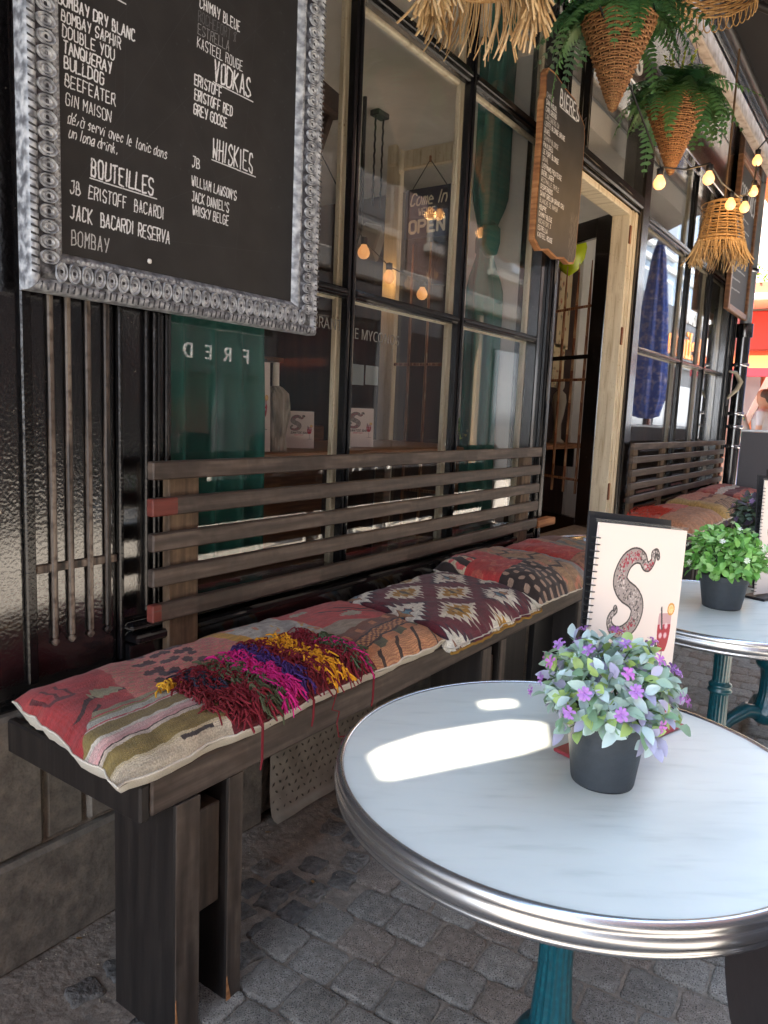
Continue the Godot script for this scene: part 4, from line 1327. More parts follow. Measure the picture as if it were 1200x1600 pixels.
# ---------------------------------------------------------------- chalkboards
func build_boards() -> void:
	# big framed drinks board
	var x0 := 0.775
	var x1 := 1.592
	var y0 := 1.386
	var y1 := 2.62
	var b := thing("framed_chalkboard", "big chalkboard of spirits in a carved black and silver frame", "chalkboard", V((x0 + x1) / 2, y0, 0.030))
	var W := x1 - x0
	var H := y1 - y0
	var fw := 0.080
	# panel with the chalk writing; 0.65 m wide on 1024 px
	var bw := W - 2 * fw + 0.01
	var bh := H - 2 * fw + 0.01
	var pw := 1024
	var ph := int(pw * bh / bw)
	var base := noise(0.006, 77, 5).get_image(pw, ph)
	base.convert(Image.FORMAT_RGB8)
	for y in ph:
		for x in range(0, pw):
			var g := base.get_pixel(x, y).r
			var k := 0.135 + (g - 0.5) * 0.045
			base.set_pixel(x, y, Color(k * 1.02, k * 0.985, k * 0.985))
	var ox := x0 + fw - 0.005
	var oy := y1 - fw + 0.005
	var sc := pw / bw
	var wr := Color(0.86, 0.87, 0.88)
	# words, x and baseline on the board in metres, cap height, chalk width, kind, letter width
	var lines := [["GINS", 0.905, 1.985, 0.040, 4.0, 0, 0.5], ["BOMBAY DRY BLANC", 0.850, 1.918, 0.021, 2.3, 0, 0.43], ["BOMBAY SAPHIR", 0.857, 1.890, 0.020, 2.2, 0, 0.43], ["DOUBLE YOU", 0.858, 1.863, 0.021, 2.2, 0, 0.46], ["TANQUERAY", 0.859, 1.836, 0.021, 2.3, 0, 0.46], ["BULLDOG", 0.861, 1.808, 0.022, 2.3, 0, 0.46], ["BEEFEATER", 0.862, 1.777, 0.022, 2.2, 0, 0.46],
		["GIN MAISON", 0.863, 1.744, 0.021, 1.8, 0, 0.44], ["déjà servi avec le tonic dans", 0.866, 1.712, 0.020, 1.7, 1, 0.36], ["un long drink.", 0.868, 1.686, 0.020, 1.7, 1, 0.36], ["BOUTEILLES", 0.915, 1.628, 0.034, 3.0, 0, 0.38], ["JB  ERISTOFF  BACARDI", 0.870, 1.584, 0.024, 2.2, 0, 0.40], ["JACK  BACARDI RESERVA", 0.870, 1.536, 0.026, 2.3, 0, 0.38]]
	var right := [["CHIMAY BLEUE", 1.195, 2.055, 0.022, 2.1, 0, 0.40], ["ROCHEFORT 8", 1.19, 2.026, 0.022, 1.6, 2, 0.40], ["ESTRELLA", 1.19, 1.999, 0.022, 1.9, 3, 0.44], ["KASTEEL ROUGE", 1.189, 1.971, 0.022, 1.8, 0, 0.40], ["VODKAS", 1.238, 1.921, 0.042, 3.4, 0, 0.38], ["ERISTOFF", 1.181, 1.891, 0.022, 2.4, 0, 0.40], ["ERISTOFF RED", 1.181, 1.860, 0.022, 2.4, 0, 0.38], ["GREY GOOSE", 1.180, 1.829, 0.022, 2.3, 0, 0.38], ["WHISKIES", 1.236, 1.752, 0.044, 3.0, 0, 0.34], ["JB", 1.176, 1.716, 0.022, 2.2, 0, 0.46], ["WILLIAM LAWSON'S", 1.175, 1.676, 0.021, 2.1, 0, 0.37], ["JACK DANIEL'S", 1.176, 1.642, 0.021, 2.1, 0, 0.37], ["WHISKY BELGE", 1.178, 1.613, 0.021, 2.1, 0, 0.38]]
	for l in lines + right:
		var c := wr
		if l[5] == 2: c = Color(0.34, 0.34, 0.35)
		if l[5] == 3: c = Color(0.52, 0.52, 0.53)
		var px: float = (l[1] - ox + (0.006 if l[1] < 1.0 else 0.0)) * sc
		var py: float = (oy - l[2]) * sc
		var heading: bool = l[3] > 0.032
		var wd := write(base, l[0], px, py, l[3] * sc, c, l[4], 0.05 if l[5] != 1 else 0.22, l[6], 0.4, 0.28, rf(-0.012, 0.004))
		if heading: stroke(base, Vector2(px - 4, py + 8), Vector2(px + wd + 8, py + 9), 2.4, c, 0.4)
	# last word is half hidden by the frame
	write(base, "BOMBAY", (0.876 - ox) * sc, (oy - 1.487) * sc, 0.028 * sc, wr * 0.85, 2.1, 0.05, 0.42, 0.4)
	for k in 16: stroke(base, Vector2(rf(0, pw), rf(0, ph)), Vector2(rf(0, pw), rf(0, ph)), 0.8, Color(0.2, 0.2, 0.21), 0.9)
	for k in 60:
		var q := Vector2(rf(0.42, 0.56) * pw if k % 2 else rf(0.86, 0.96) * pw, rf(0.3, 0.8) * ph)
		dab(base, q.x, q.y, rf(3, 7), Color(0.19, 0.19, 0.2), 0.7)
	var bm := pic(base)
	bm.roughness = 0.6
	part(b, "slate", sheet(bw, bh, 0.006), bm, V(0, H / 2, 0.004))
	part(b, "thumb_tack", cbox(0.010, 0.010, 0.006, 0.003), M.white_paint, V(1.058 - (x0 + x1) / 2, 1.488 - y0, 0.014))
	# carved frame: swept moulding with mitred corners
	var fm := tmat(ramp(gray(0.05, 91, 512, 512, 4), [[0.0, C8(30, 30, 33)], [0.45, C8(50, 51, 56)], [0.62, C8(86, 89, 95)], [0.8, C8(140, 143, 148)], [1.0, C8(176, 178, 182)]], 512, 512, gray(0.012, 92, 512, 512, 3), [[0.0, C8(170, 168, 168)], [0.5, C8(235, 235, 238)], [1.0, C8(255, 255, 255)]]), 1.8, 0.40)
	var silver := tmat(ramp(gray(0.05, 94, 256, 256, 4), [[0.0, C8(66, 67, 72)], [0.34, C8(112, 115, 121)], [0.55, C8(166, 170, 176)], [0.75, C8(200, 203, 206)], [1.0, C8(220, 221, 222)]], 256, 256), 3.0, 0.36)
	var prof := [[0.0, 0.0], [0.0, 0.030], [0.006, 0.038], [0.014, 0.040], [0.020, 0.034], [0.024, 0.030], [0.030, 0.033], [0.042, 0.036], [0.054, 0.032], [0.060, 0.024], [0.064, 0.026], [0.069, 0.025], [0.073, 0.018], [0.080, 0.012], [0.080, 0.004]]
	var cs := [[V(-W / 2, 0, 0), V(W / 2, 0, 0), V(0, 1, 0)], [V(W / 2, 0, 0), V(W / 2, H, 0), V(-1, 0, 0)], [V(W / 2, H, 0), V(-W / 2, H, 0), V(0, -1, 0)], [V(-W / 2, H, 0), V(-W / 2, 0, 0), V(1, 0, 0)]]
	var ring := oval_mesh()
	for k in 4:
		var a: Vector3 = cs[k][0]
		var e: Vector3 = cs[k][1]
		var inw: Vector3 = cs[k][2]
		var d := (e - a).normalized()
		var len := a.distance_to(e)
		var m := MB.new()
		var rows := []
		var seg := int(len / 0.02)
		for s in seg + 1:
			var row := PackedVector3Array()
			for p in prof:
				var t := clampf(float(s) / seg, 0, 1)
				var along: float = lerpf(p[0], len - p[0], t)
				row.append(a + d * along + inw * p[0] + V(0, 0, p[1]) + V(0, 0, 0.0015 * sin(along * 210.0) if p[0] > 0.005 and p[0] < 0.018 else 0.0))
			rows.append(row)
		# dark cove between two silvered mouldings
		var cut := [[], [], []]
		for row in rows:
			cut[0].append(row.slice(0, 6)); cut[1].append(row.slice(5, 10)); cut[2].append(row.slice(9))
		m.grid(cut[1])
		var side := part(b, "frame_side", m.done(), fm)
		for q in [0, 2]:
			var mo := MB.new()
			mo.grid(cut[q])
			part(side, "outer_moulding" if q == 0 else "inner_moulding", mo.done(), silver)
		var cnt := int((len - 0.10) / 0.0275)
		for s in cnt:
			var o := MeshInstance3D.new()
			o.name = "carved_oval"
			o.mesh = ring
			o.material_override = silver
			side.add_child(o, true)
			var pos := a + d * (0.05 + (s + 0.5) * (len - 0.10) / cnt) + inw * 0.041 + V(0, 0, 0.0345)
			o.transform = Transform3D(Basis(d, inw, d.cross(inw)), pos)
			if o.transform.basis.z.z < 0: o.transform.basis = Basis(d, inw, V(0, 0, 1))
		var beads := MB.new()
		var nb := int((len - 0.16) / 0.0105)
		for s in nb:
			var pos := a + d * (0.08 + (s + 0.5) * (len - 0.16) / nb) + inw * 0.068 + V(0, 0, 0.0255)
			var kk := beads.v.size()
			for q in [d * 0.0042, inw * 0.0042, -d * 0.0042, -inw * 0.0042, V(0, 0, 0.0035)]: beads.vt(pos + q)
			for q in 4: beads.tri(kk + q, kk + (q + 1) % 4, kk + 4)
		part(side, "bead_row", beads.done(), silver, Vector3.ZERO, Vector3.ZERO, "stuff")
		# small cross cuts along the outer edge
		var nt := int(len / 0.014)
		var cuts := MB.new()
		for s in nt:
			var pos := a + d * (0.02 + s * (len - 0.04) / nt) + inw * 0.010 + V(0, 0, 0.0395)
			var kk := cuts.v.size()
			var sl := d * 0.0022
			for q in [inw * -0.008 - sl, inw * -0.008 + sl, inw * 0.008 + sl * 2.2, inw * 0.008 + sl * 0.4]: cuts.vt(pos + q)
			for q in [inw * -0.006 + V(0, 0, 0.0022), inw * 0.006 + sl * 1.3 + V(0, 0, 0.0022)]: cuts.vt(pos + q)
			for q in [[0, 3, 5], [0, 5, 4], [1, 4, 5], [1, 5, 2], [0, 4, 1], [3, 2, 5]]: cuts.tri(kk + q[0], kk + q[1], kk + q[2])
		part(side, "rope_edge", cuts.done(), fm, Vector3.ZERO, Vector3.ZERO, "stuff")

	# beer board: sawn plank with a bark edge
	var bb := thing("beer_board", "narrow black beer list painted on a bark-edged plank by the doorway", "chalkboard", V(3.125, 1.885, 0.062), 0.0)
	var outline := PackedVector2Array()
	for q in [[-0.222, 0.02], [-0.16, -0.012], [-0.08, 0.004], [0.02, -0.012], [0.10, 0.002], [0.16, -0.010], [0.215, 0.0], [0.236, 0.03], [0.240, 0.20], [0.243, 0.42], [0.240, 0.56], [0.225, 0.60], [0.17, 0.625], [0.10, 0.665], [-0.02, 0.672], [-0.12, 0.690], [-0.19, 0.685], [-0.212, 0.66], [-0.208, 0.58], [-0.222, 0.56], [-0.216, 0.40], [-0.222, 0.20]]: outline.append(Vector2(q[0], q[1]))
	var bark := MB.new()
	bark.poly(outline, 0.024)
	part(bb, "plank", bark.done(), M.raw_wood)
	var inner := PackedVector2Array()
	for p in outline: inner.append(Vector2(p.x * 0.965, 0.34 + (p.y - 0.34) * 0.978))
	var fi := noise(0.01, 78, 4).get_image(384, 560)
	fi.convert(Image.FORMAT_RGB8)
	for y in 560:
		for x in 384:
			var k := 0.155 + (fi.get_pixel(x, y).r - 0.5) * 0.05
			fi.set_pixel(x, y, Color(k * 1.04, k, k * 0.99))
	# pale scuffs down the right side
	for k in 260:
		var q := Vector2(rf(300, 378), rf(380, 556))
		stroke(fi, q, q + Vector2(rf(-2, 2), rf(6, 22)), 1.0, Color(0.36, 0.34, 0.33), 0.75)
	var bx := func(mx: float) -> float: return (mx + 0.245) / 0.49 * 384.0
	var by := func(my: float) -> float: return (0.70 - my) / 0.715 * 560.0
	write(fi, "BIERES", bx.call(-0.06), by.call(0.59), 46, wr, 3.0, 0.0, 0.55, 0.2, 0.15)
	stroke(fi, Vector2(bx.call(-0.06), by.call(0.583)), Vector2(bx.call(0.13), by.call(0.585)), 2.0, wr)
	var names := ["CHARGE", "SAN MIGUEL", "CARLSBERG", "CARLSBERG DX", "LEFFE BLONDE BRUNE", "DUVEL", "CHIMAY BLONDE", "PAIX DIEU", "LE FORT BLONDE", "ORVAL", "LIEFMANS FRUITESSE", "BIERE LAGER", "WESTMALLE TRIPLE", "DESPERADOS", "SAINT GRELON GRAND CRU", "BLANCHE DE NAMUR", "HOUPPE", "CHIMAY BLEUE", "ROCHEFORT 8", "ESTRELLA", "KASTEEL ROUGE"]
	for k in names.size():
		write(fi, names[k], bx.call(-0.195), by.call(0.575 - k * 0.0268), 14, wr if k % 3 else Color(0.7, 0.7, 0.7), 1.25 if k % 3 else 1.0, 0.0, 0.56, 0.3, 0.3)
	var face := MB.new()
	var tr := Geometry2D.triangulate_polygon(inner)
	for p in inner: face.vt(V(p.x, p.y, 0.0265), Vector2((p.x + 0.245) / 0.49, (0.70 - p.y) / 0.715))
	for q in range(0, tr.size(), 3): face.tri(tr[q], tr[q + 2], tr[q + 1])
	var fmat := pic(fi)
	fmat.roughness = 0.55
	part(bb, "painted_face", face.done(), fmat)
	var hook := MB.new()
	hook.tube(PackedVector3Array([V(0.20, 0.60, 0.02), V(0.225, 0.63, 0.03), V(0.25, 0.60, 0.02), V(0.24, 0.585, 0.02)]), [0.0025], 5)
	part(bb, "wire_hook", hook.done(), M.wire_black)
	# far chalkboard on the end pier
	var cb := thing("wall_chalkboard", "tall grey chalkboard in a wooden frame high beside the rain pipe", "chalkboard", V(7.02, 2.72, 0.08), 0.0)
	var ci := Image.create(160, 240, false, Image.FORMAT_RGB8)
	ci.fill(C8(84, 84, 86))
	write(ci, "COCKTAILS", 18, 60, 30, wr, 2.2, 0.2, 0.45, 0.2)
	for k in 8:
		stroke(ci, Vector2(24, 84 + k * 18), Vector2(rf(70, 140), 82 + k * 18), 1.6, Color(0.72, 0.72, 0.72), 0.7)
	part(cb, "slate", sheet(0.74, 1.10, 0.01), pic(ci))
	for s in [[-0.42, -0.37, -0.6, 0.6], [0.37, 0.42, -0.6, 0.6]]: slab(cb, "frame_side", M.table_wood, s[0], s[1], s[2], s[3], -0.01, 0.03, 0.006)
	for y in [-0.6, 0.55]: slab(cb, "frame_side", M.table_wood, -0.369, 0.369, y, y + 0.05, -0.01, 0.03, 0.006)

# raised oval ring, long across the moulding
func oval_mesh() -> ArrayMesh:
	var m := MB.new()
	var rows := []
	for q in [[1.0, -0.001], [0.93, 0.0042], [0.82, 0.0044], [0.72, 0.0006], [0.60, 0.0006], [0.52, 0.0036], [0.38, 0.0036], [0.26, 0.0006], [0.0, 0.0004]]:
		var row := PackedVector3Array()
		for s in 16:
			var a := TAU * s / 16
			row.append(V(cos(a) * 0.0133 * q[0], sin(a) * 0.0205 * q[0], q[1]))
		rows.append(row)
	m.grid(rows, true)
	return m.done()

# ---------------------------------------------------------------- tables
func build_tables() -> void:
	var at := [V(0.908, 0, 1.113), V(1.985, 0, 1.105), V(3.02, 0, 1.10)]
	var labels := ["round marble-patterned table in front, with a streak of sun on its top", "second round marble-patterned table, carrying the green plant", "third round table, mostly hidden behind the second one"]
	for k in 3:
		var t := thing("cafe_table", labels[k], "table", at[k], [0.35, 1.1, 0.35][k], "round cafe tables on the terrace")
		var top := MB.new()
		top.lathe([[0.0, 0.737], [0.15, 0.737], [0.2995, 0.737], [0.2995, 0.722]], 96)
		part(t, "table_top", top.done(), M.marble, Vector3.ZERO, V(0, [-1.28, -1.9, -1.1][k], 0))
		var rim := MB.new()
		rim.lathe([[0.2997, 0.7365], [0.3005, 0.7390], [0.3035, 0.7398], [0.3065, 0.7385], [0.3090, 0.7345], [0.3095, 0.7300], [0.3082, 0.7275], [0.3098, 0.7250], [0.3112, 0.7210], [0.3112, 0.7165], [0.3098, 0.7125], [0.3070, 0.7105], [0.3088, 0.7080], [0.3088, 0.7045], [0.3060, 0.7015], [0.300, 0.7005], [0.0, 0.7005]], 128)
		part(t, "metal_rim", rim.done(), M.rim)
		var col := MB.new()
		col.lathe([[0.06, 0.700], [0.06, 0.694], [0.03, 0.680], [0.0215, 0.66, 0.002], [0.0205, 0.55, 0.002], [0.021, 0.545], [0.027, 0.541], [0.028, 0.535], [0.024, 0.531], [0.029, 0.526], [0.029, 0.520], [0.022, 0.515, 0.003], [0.0235, 0.44, 0.003], [0.0285, 0.365, 0.003], [0.030, 0.355], [0.040, 0.350], [0.050, 0.335], [0.052, 0.320], [0.045, 0.305], [0.034, 0.297, 0.003], [0.030, 0.26, 0.003], [0.032, 0.20, 0.003], [0.042, 0.16], [0.055, 0.14], [0.055, 0.11], [0.03, 0.09], [0.0, 0.085]], 64, 16)
		part(t, "column", col.done(), M.teal)
		for f in 3:
			var ft := MB.new()
			var a := TAU * f / 3
			var o := V(cos(a), 0, sin(a))
			ft.tube(PackedVector3Array([o * 0.03 + V(0, 0.13, 0), o * 0.09 + V(0, 0.145, 0), o * 0.16 + V(0, 0.11, 0), o * 0.22 + V(0, 0.055, 0), o * 0.265 + V(0, 0.028, 0), o * 0.30 + V(0, 0.036, 0), o * 0.31 + V(0, 0.022, 0), o * 0.29 + V(0, 0.014, 0)]), [0.030, 0.030, 0.024, 0.020, 0.022, 0.024, 0.020, 0.012], 10, 0.9)
			part(t, "foot", ft.done(), M.teal)
	# dark chair tucked at the near side, only its back corner is in view
	var c := thing("terrace_chair", "dark brown chair whose back corner shows at the bottom right", "chair", V(0.95, 0, 1.60), 0.35)
	var pm := tmat(ramp(gray(0.05, 101, 256, 256, 3), [[0.0, C8(58, 50, 53)], [1.0, C8(76, 67, 69)]], 256, 256), 3.0, 0.45)
	var pts := PackedVector2Array()
	for q in [[-0.20, 0.045], [-0.19, 0.018], [-0.165, 0.0], [0.165, 0.0], [0.19, 0.018], [0.20, 0.045], [0.185, 0.30], [0.17, 0.325], [-0.17, 0.325], [-0.185, 0.30]]: pts.append(Vector2(q[0], q[1]))
	var bk := MB.new()
	bk.poly(pts, 0.022)
	var cp := part(c, "backrest", bk.done(), pm, V(0, 0.40, -0.24), V(-0.10, 0, 0))
	for s in [-0.172, 0.172]:
		var sc := MB.new()
		sc.lathe([[0.0, 0.004], [0.005, 0.0035], [0.008, 0.0]], 12)
		part(cp, "bolt", sc.done(), M.chrome, V(s, 0.05, 0.0225), V(PI / 2, 0, 0))
		part(cp, "bolt", sc.done(), M.chrome, V(s * 0.9, 0.285, -0.0005), V(-PI / 2, 0, 0))
	part(c, "seat", cbox(0.40, 0.03, 0.38, 0.012), pm, V(0, 0.45, 0.0))
	for q in [[-0.18, -0.2], [0.18, -0.2], [-0.18, 0.17], [0.18, 0.17]]:
		part(c, "leg", cbox(0.03, 0.435, 0.03, 0.006), pm, V(q[0], 0.2175, q[1]))

# ---------------------------------------------------------------- plants
func leaf_mesh(l: float, w: float, fold := 0.25, curl := 0.2) -> ArrayMesh:
	var m := MB.new()
	var rows := []
	for q in [[0.0, 0.05], [0.18, 0.55], [0.42, 1.0], [0.68, 0.88], [0.88, 0.5], [1.0, 0.04]]:
		var y: float = curl * l * q[0] * q[0] * -1.0
		var hw: float = w * 0.5 * q[1]
		rows.append(PackedVector3Array([V(-hw, y + hw * fold, q[0] * l), V(0, y, q[0] * l), V(hw, y + hw * fold, q[0] * l)]))
	m.grid(rows)
	return m.done()

func flower_mesh(r: float) -> ArrayMesh:
	var m := MB.new()
	for k in 8:
		var a := TAU * k / 8 + 0.2 * sin(k * 5.0)
		var d := V(cos(a), 0, sin(a))
		var e := V(-sin(a), 0, cos(a))
		var b := m.v.size()
		var lift: float = r * (0.30 + 0.35 * (k % 2))
		m.vt(V(0, 0.05 * r, 0)); m.vt(d * r * 0.5 + e * r * 0.24 + V(0, lift, 0)); m.vt(d * r + e * r * 0.20 + V(0, lift * 0.7, 0)); m.vt(d * r * 0.93 - e * r * 0.20 + V(0, lift * 0.8, 0)); m.vt(d * r * 0.5 - e * r * 0.24 + V(0, lift, 0))
		m.tri(b, b + 1, b + 4); m.tri(b + 1, b + 2, b + 3); m.tri(b + 1, b + 3, b + 4)
	var b := m.v.size()
	for k in 5: m.vt(V(cos(TAU * k / 5), 0.35, sin(TAU * k / 5)) * r * 0.22)
	m.vt(V(0, r * 0.5, 0))
	for k in 5: m.tri(b + k, b + (k + 1) % 5, b + 5)
	return m.done()

# potted ball of small leaves; kind 0 fresh green, 1 grey green with lilac flowers, 2 dark with mauve flowers
func plant_ball(at: Vector3, pr: float, ph: float, br: float, n: int, kind: int, label: String, ls: float) -> void:
	var t := thing("potted_plant", label, "plant", at, 0.0, "small potted plants")
	var pot := MB.new()
	pot.lathe([[0.0, 0.0], [pr * 0.74, 0.0], [pr * 0.76, 0.003], [pr * 0.94, ph * 0.80], [pr * 0.95, ph * 0.805], [pr * 0.985, ph * 0.812], [pr * 1.01, ph * 0.985], [pr * 1.0, ph], [pr * 0.94, ph], [pr * 0.92, ph * 0.9], [pr * 0.5, ph * 0.89], [0.0, ph * 0.88]], 48)
	part(t, "pot", pot.done(), M.pot)
	var cols: Array = [[C8(110, 166, 72), C8(134, 188, 96), C8(90, 146, 62), C8(158, 202, 124)], [C8(148, 174, 156), C8(168, 190, 178), C8(166, 190, 112), C8(164, 160, 188), C8(124, 156, 126), C8(186, 204, 204)], [C8(62, 78, 62), C8(84, 98, 80), C8(76, 64, 78), C8(108, 126, 110)]][kind]
	var mats := []
	for c in cols:
		var m := mat(c, 0.55)
		m.backlight_enabled = true
		m.backlight = Color(0.35, 0.4, 0.25)
		mats.append(m)
	var shapes := []
	for k in 3: shapes.append(leaf_mesh(ls * (0.85 + 0.2 * k), ls * (0.62 + 0.06 * k), 0.35, 0.15 + 0.15 * k))
	var mid := V(0, ph + br * (0.18 if kind == 1 else 0.32), 0)
	var stems := MB.new()
	for k in int(n / 5.0):
		var a := rf(0, TAU)
		var e := rf(-0.35, 1.0)
		var dir := V(cos(a) * sqrt(1.0 - e * e * 0.98), e, sin(a) * sqrt(1.0 - e * e * 0.98)).normalized()
		var tip := mid + dir * V(1, 0.92, 1) * br * rf(0.72, 1.0)
		var foot := V(rf(-0.3, 0.3) * pr, ph * 0.88, rf(-0.3, 0.3) * pr)
		stems.tube(PackedVector3Array([foot, foot.lerp(tip, 0.5) + V(0, 0.01, 0), tip]), [0.0014, 0.0012, 0.0008], 4)
		# pairs of leaves up the stem, a rosette at the tip
		for q in 5:
			var f: float = [0.72, 0.84, 0.93, 1.0, 1.0][q]
			var p := foot.lerp(tip, f) + V(rf(-1, 1), rf(-1, 1), rf(-1, 1)) * br * 0.09
			if Vector2(p.x, p.z).length() < pr * 1.1 and p.y < ph: p.y = ph + rf(0, 0.012)
			var z := (dir + V(rf(-1, 1), rf(-0.7, 1), rf(-1, 1)) * 0.85).normalized()
			var y := (dir + V(0, 0.6, 0) + V(rf(-1, 1), rf(-1, 1), rf(-1, 1)) * 0.4)
			y = (y - z * y.dot(z)).normalized()
			var o := MeshInstance3D.new()
			o.name = "leaf"
			o.mesh = shapes[rng.randi() % 3]
			var mi := rng.randi() % mats.size()
			if kind == 1 and p.x * 0.3 + p.z * 0.8 > 0.02 and rng.randf() < 0.35: mi = 3
			o.material_override = mats[mi]
			t.add_child(o, true)
			o.transform = Transform3D(Basis(y.cross(z), y, z), p)
	# dense inner foliage, too small to pick apart
	var fill := MB.new()
	fill.use_c = true
	for k in n * 2:
		var dir := V(rf(-1, 1), rf(-0.3, 1), rf(-1, 1)).normalized()
		var p := mid + dir * br * rf(0.45, 0.86)
		if Vector2(p.x, p.z).length() < pr * 1.1: p.y = maxf(p.y, ph + 0.004)
		var z := (dir + V(rf(-1, 1), rf(-1, 1), rf(-1, 1)) * 0.9).normalized()
		var y := (dir + V(0, 0.6, 0)).cross(z).cross(z) * -1.0
		y = y.normalized()
		var from := fill.v.size()
		append(fill, shapes[rng.randi() % 3], Transform3D(Basis(y.cross(z), y, z), p))
		var cl: Color = cols[rng.randi() % cols.size()].srgb_to_linear()
		for q in range(from, fill.v.size()): fill.c[q] = cl
	var fmt := mat(Color.WHITE, 0.55)
	fmt.vertex_color_use_as_albedo = true
	fmt.backlight_enabled = true
	fmt.backlight = Color(0.35, 0.4, 0.25)
	part(t, "inner_foliage", fill.done(), fmt, Vector3.ZERO, Vector3.ZERO, "stuff")
	part(t, "stems", stems.done(), mat(C8(70, 96, 52), 0.7), Vector3.ZERO, Vector3.ZERO, "stuff")
	if kind > 0 or n > 200:
		var fm: ArrayMesh = flower_mesh(ls * [0.38, 0.48, 0.42][kind])
		var fc := [mat(C8(226, 228, 214), 0.6), mat(C8(168, 118, 190), 0.6), mat(C8(150, 120, 160), 0.6)]
		var fc2 := [mat(C8(214, 222, 196), 0.6), mat(C8(196, 120, 198), 0.6), mat(C8(120, 96, 132), 0.6)]
		var nf: int = [14, 30, 16][kind]
		for k in nf:
			var a := k * 2.39996 + rf(-0.3, 0.3)
			var e := clampf(1.0 - (k + 0.5) / nf * 1.15, -0.2, 1.0)
			var dir := V(cos(a) * sqrt(1.0 - e * e), e, sin(a) * sqrt(1.0 - e * e)).normalized()
			var p := mid + dir * V(1, 0.92, 1) * br * rf(1.0, 1.12)
			var up := (dir + V(rf(-1, 1), rf(-1, 1), rf(-1, 1)) * 0.25).normalized()
			var sd := up.cross(V(0.3, 0.2, 0.9)).normalized()
			var o := MeshInstance3D.new()
			o.name = "flower"
			o.mesh = fm
			o.material_override = fc[kind] if k % 3 else fc2[kind]
			t.add_child(o, true)
			o.transform = Transform3D(Basis(sd, up, sd.cross(up)), p)

func card_image() -> Image:
	var im := Image.create(340, 480, false, Image.FORMAT_RGB8)
	im.fill(C8(228, 214, 204))
	# curled letter S drawn as a patterned stem
	var pts := []
	for q in [[268, 92], [262, 74], [250, 80], [252, 100], [240, 122], [226, 118], [214, 96], [190, 90], [166, 108], [152, 142], [150, 172], [168, 200], [196, 220], [214, 248], [212, 286], [196, 316], [168, 330], [144, 322], [130, 300], [132, 276], [146, 262], [142, 252]]: pts.append(Vector2(q[0] * 1.15 - 78, q[1] * 0.72 + 2))
	var cv := Curve2D.new()
	for k in pts.size():
		var tn: Vector2 = (pts[mini(k + 1, pts.size() - 1)] - pts[maxi(k - 1, 0)]) / 6.0
		cv.add_point(pts[k], -tn, tn)
	var L := cv.get_baked_length()
	for pass_ in 2:
		var s := 0.0
		while s < L:
			var f := s / L
			var r := 4.0 + 19.0 * pow(sin(PI * clampf(f, 0, 1)), 1.6)
			var p := cv.sample_baked(s)
			if pass_ == 0: dab(im, p.x, p.y, r + 3.5, C8(38, 34, 34))
			else:
				dab(im, p.x, p.y, r, C8(150, 138, 134))
			s += 2.0
	var s2 := 0.0
	while s2 < L:
		var f := s2 / L
		var r := 4.0 + 17.0 * pow(sin(PI * clampf(f, 0, 1)), 1.6)
		for k in 6:
			var p := cv.sample_baked(s2) + Vector2(rf(-r, r), rf(-r, r)) * 0.8
			var red := (f > 0.24 and f < 0.40) or (f > 0.70 and f < 0.88) or (f > 0.10 and f < 0.17)
			dab(im, p.x, p.y, rf(1.2, 3.2), C8(150, 8, 36) if red and rng.randf() < 0.85 else (C8(56, 50, 50) if rng.randf() < 0.6 else C8(206, 194, 188)), 0.3)
		s2 += 5.0
	write(im, "SANTOS BAR", 70, 290, 26, C8(40, 34, 36), 2.8, 0.3, 0.66, 0.0, 0.05)
	write(im, "COCKTAILS", 110, 314, 15, C8(196, 60, 76), 1.4, 0.2, 0.66, 0.0, 0.05)
	# drink in a stemmed glass
	for y in range(200, 290):
		var t := (y - 200) / 90.0
		var hw := 26.0 * sqrt(maxf(0.0, 1.0 - pow(t * 1.25 - 0.35, 2.0)))
		stroke(im, Vector2(286 - hw, y), Vector2(286 + hw, y), 1.0, C8(160, 4, 38) if y > 226 else C8(190, 150, 152), 0.0)
	for k in 4: dab(im, 274 + (k % 2) * 20, 230 + (k / 2) * 22, 8, C8(222, 206, 208))
	stroke(im, Vector2(286, 290), Vector2(286, 356), 2.2, C8(120, 108, 108))
	stroke(im, Vector2(262, 360), Vector2(310, 360), 2.2, C8(120, 108, 108))
	stroke(im, Vector2(268, 186), Vector2(278, 236), 3.6, C8(44, 36, 40))
	for a in 40: dab(im, 308 + cos(a * 0.157) * 13, 190 + sin(a * 0.157) * 13, 2.4, C8(206, 140, 48))
	dab(im, 308, 190, 11, C8(232, 184, 96))
	for k in 3: stroke(im, Vector2(308, 190), Vector2(308 + cos(k * 1.05) * 11, 190 + sin(k * 1.05) * 11), 1.0, C8(236, 208, 150))
	return im

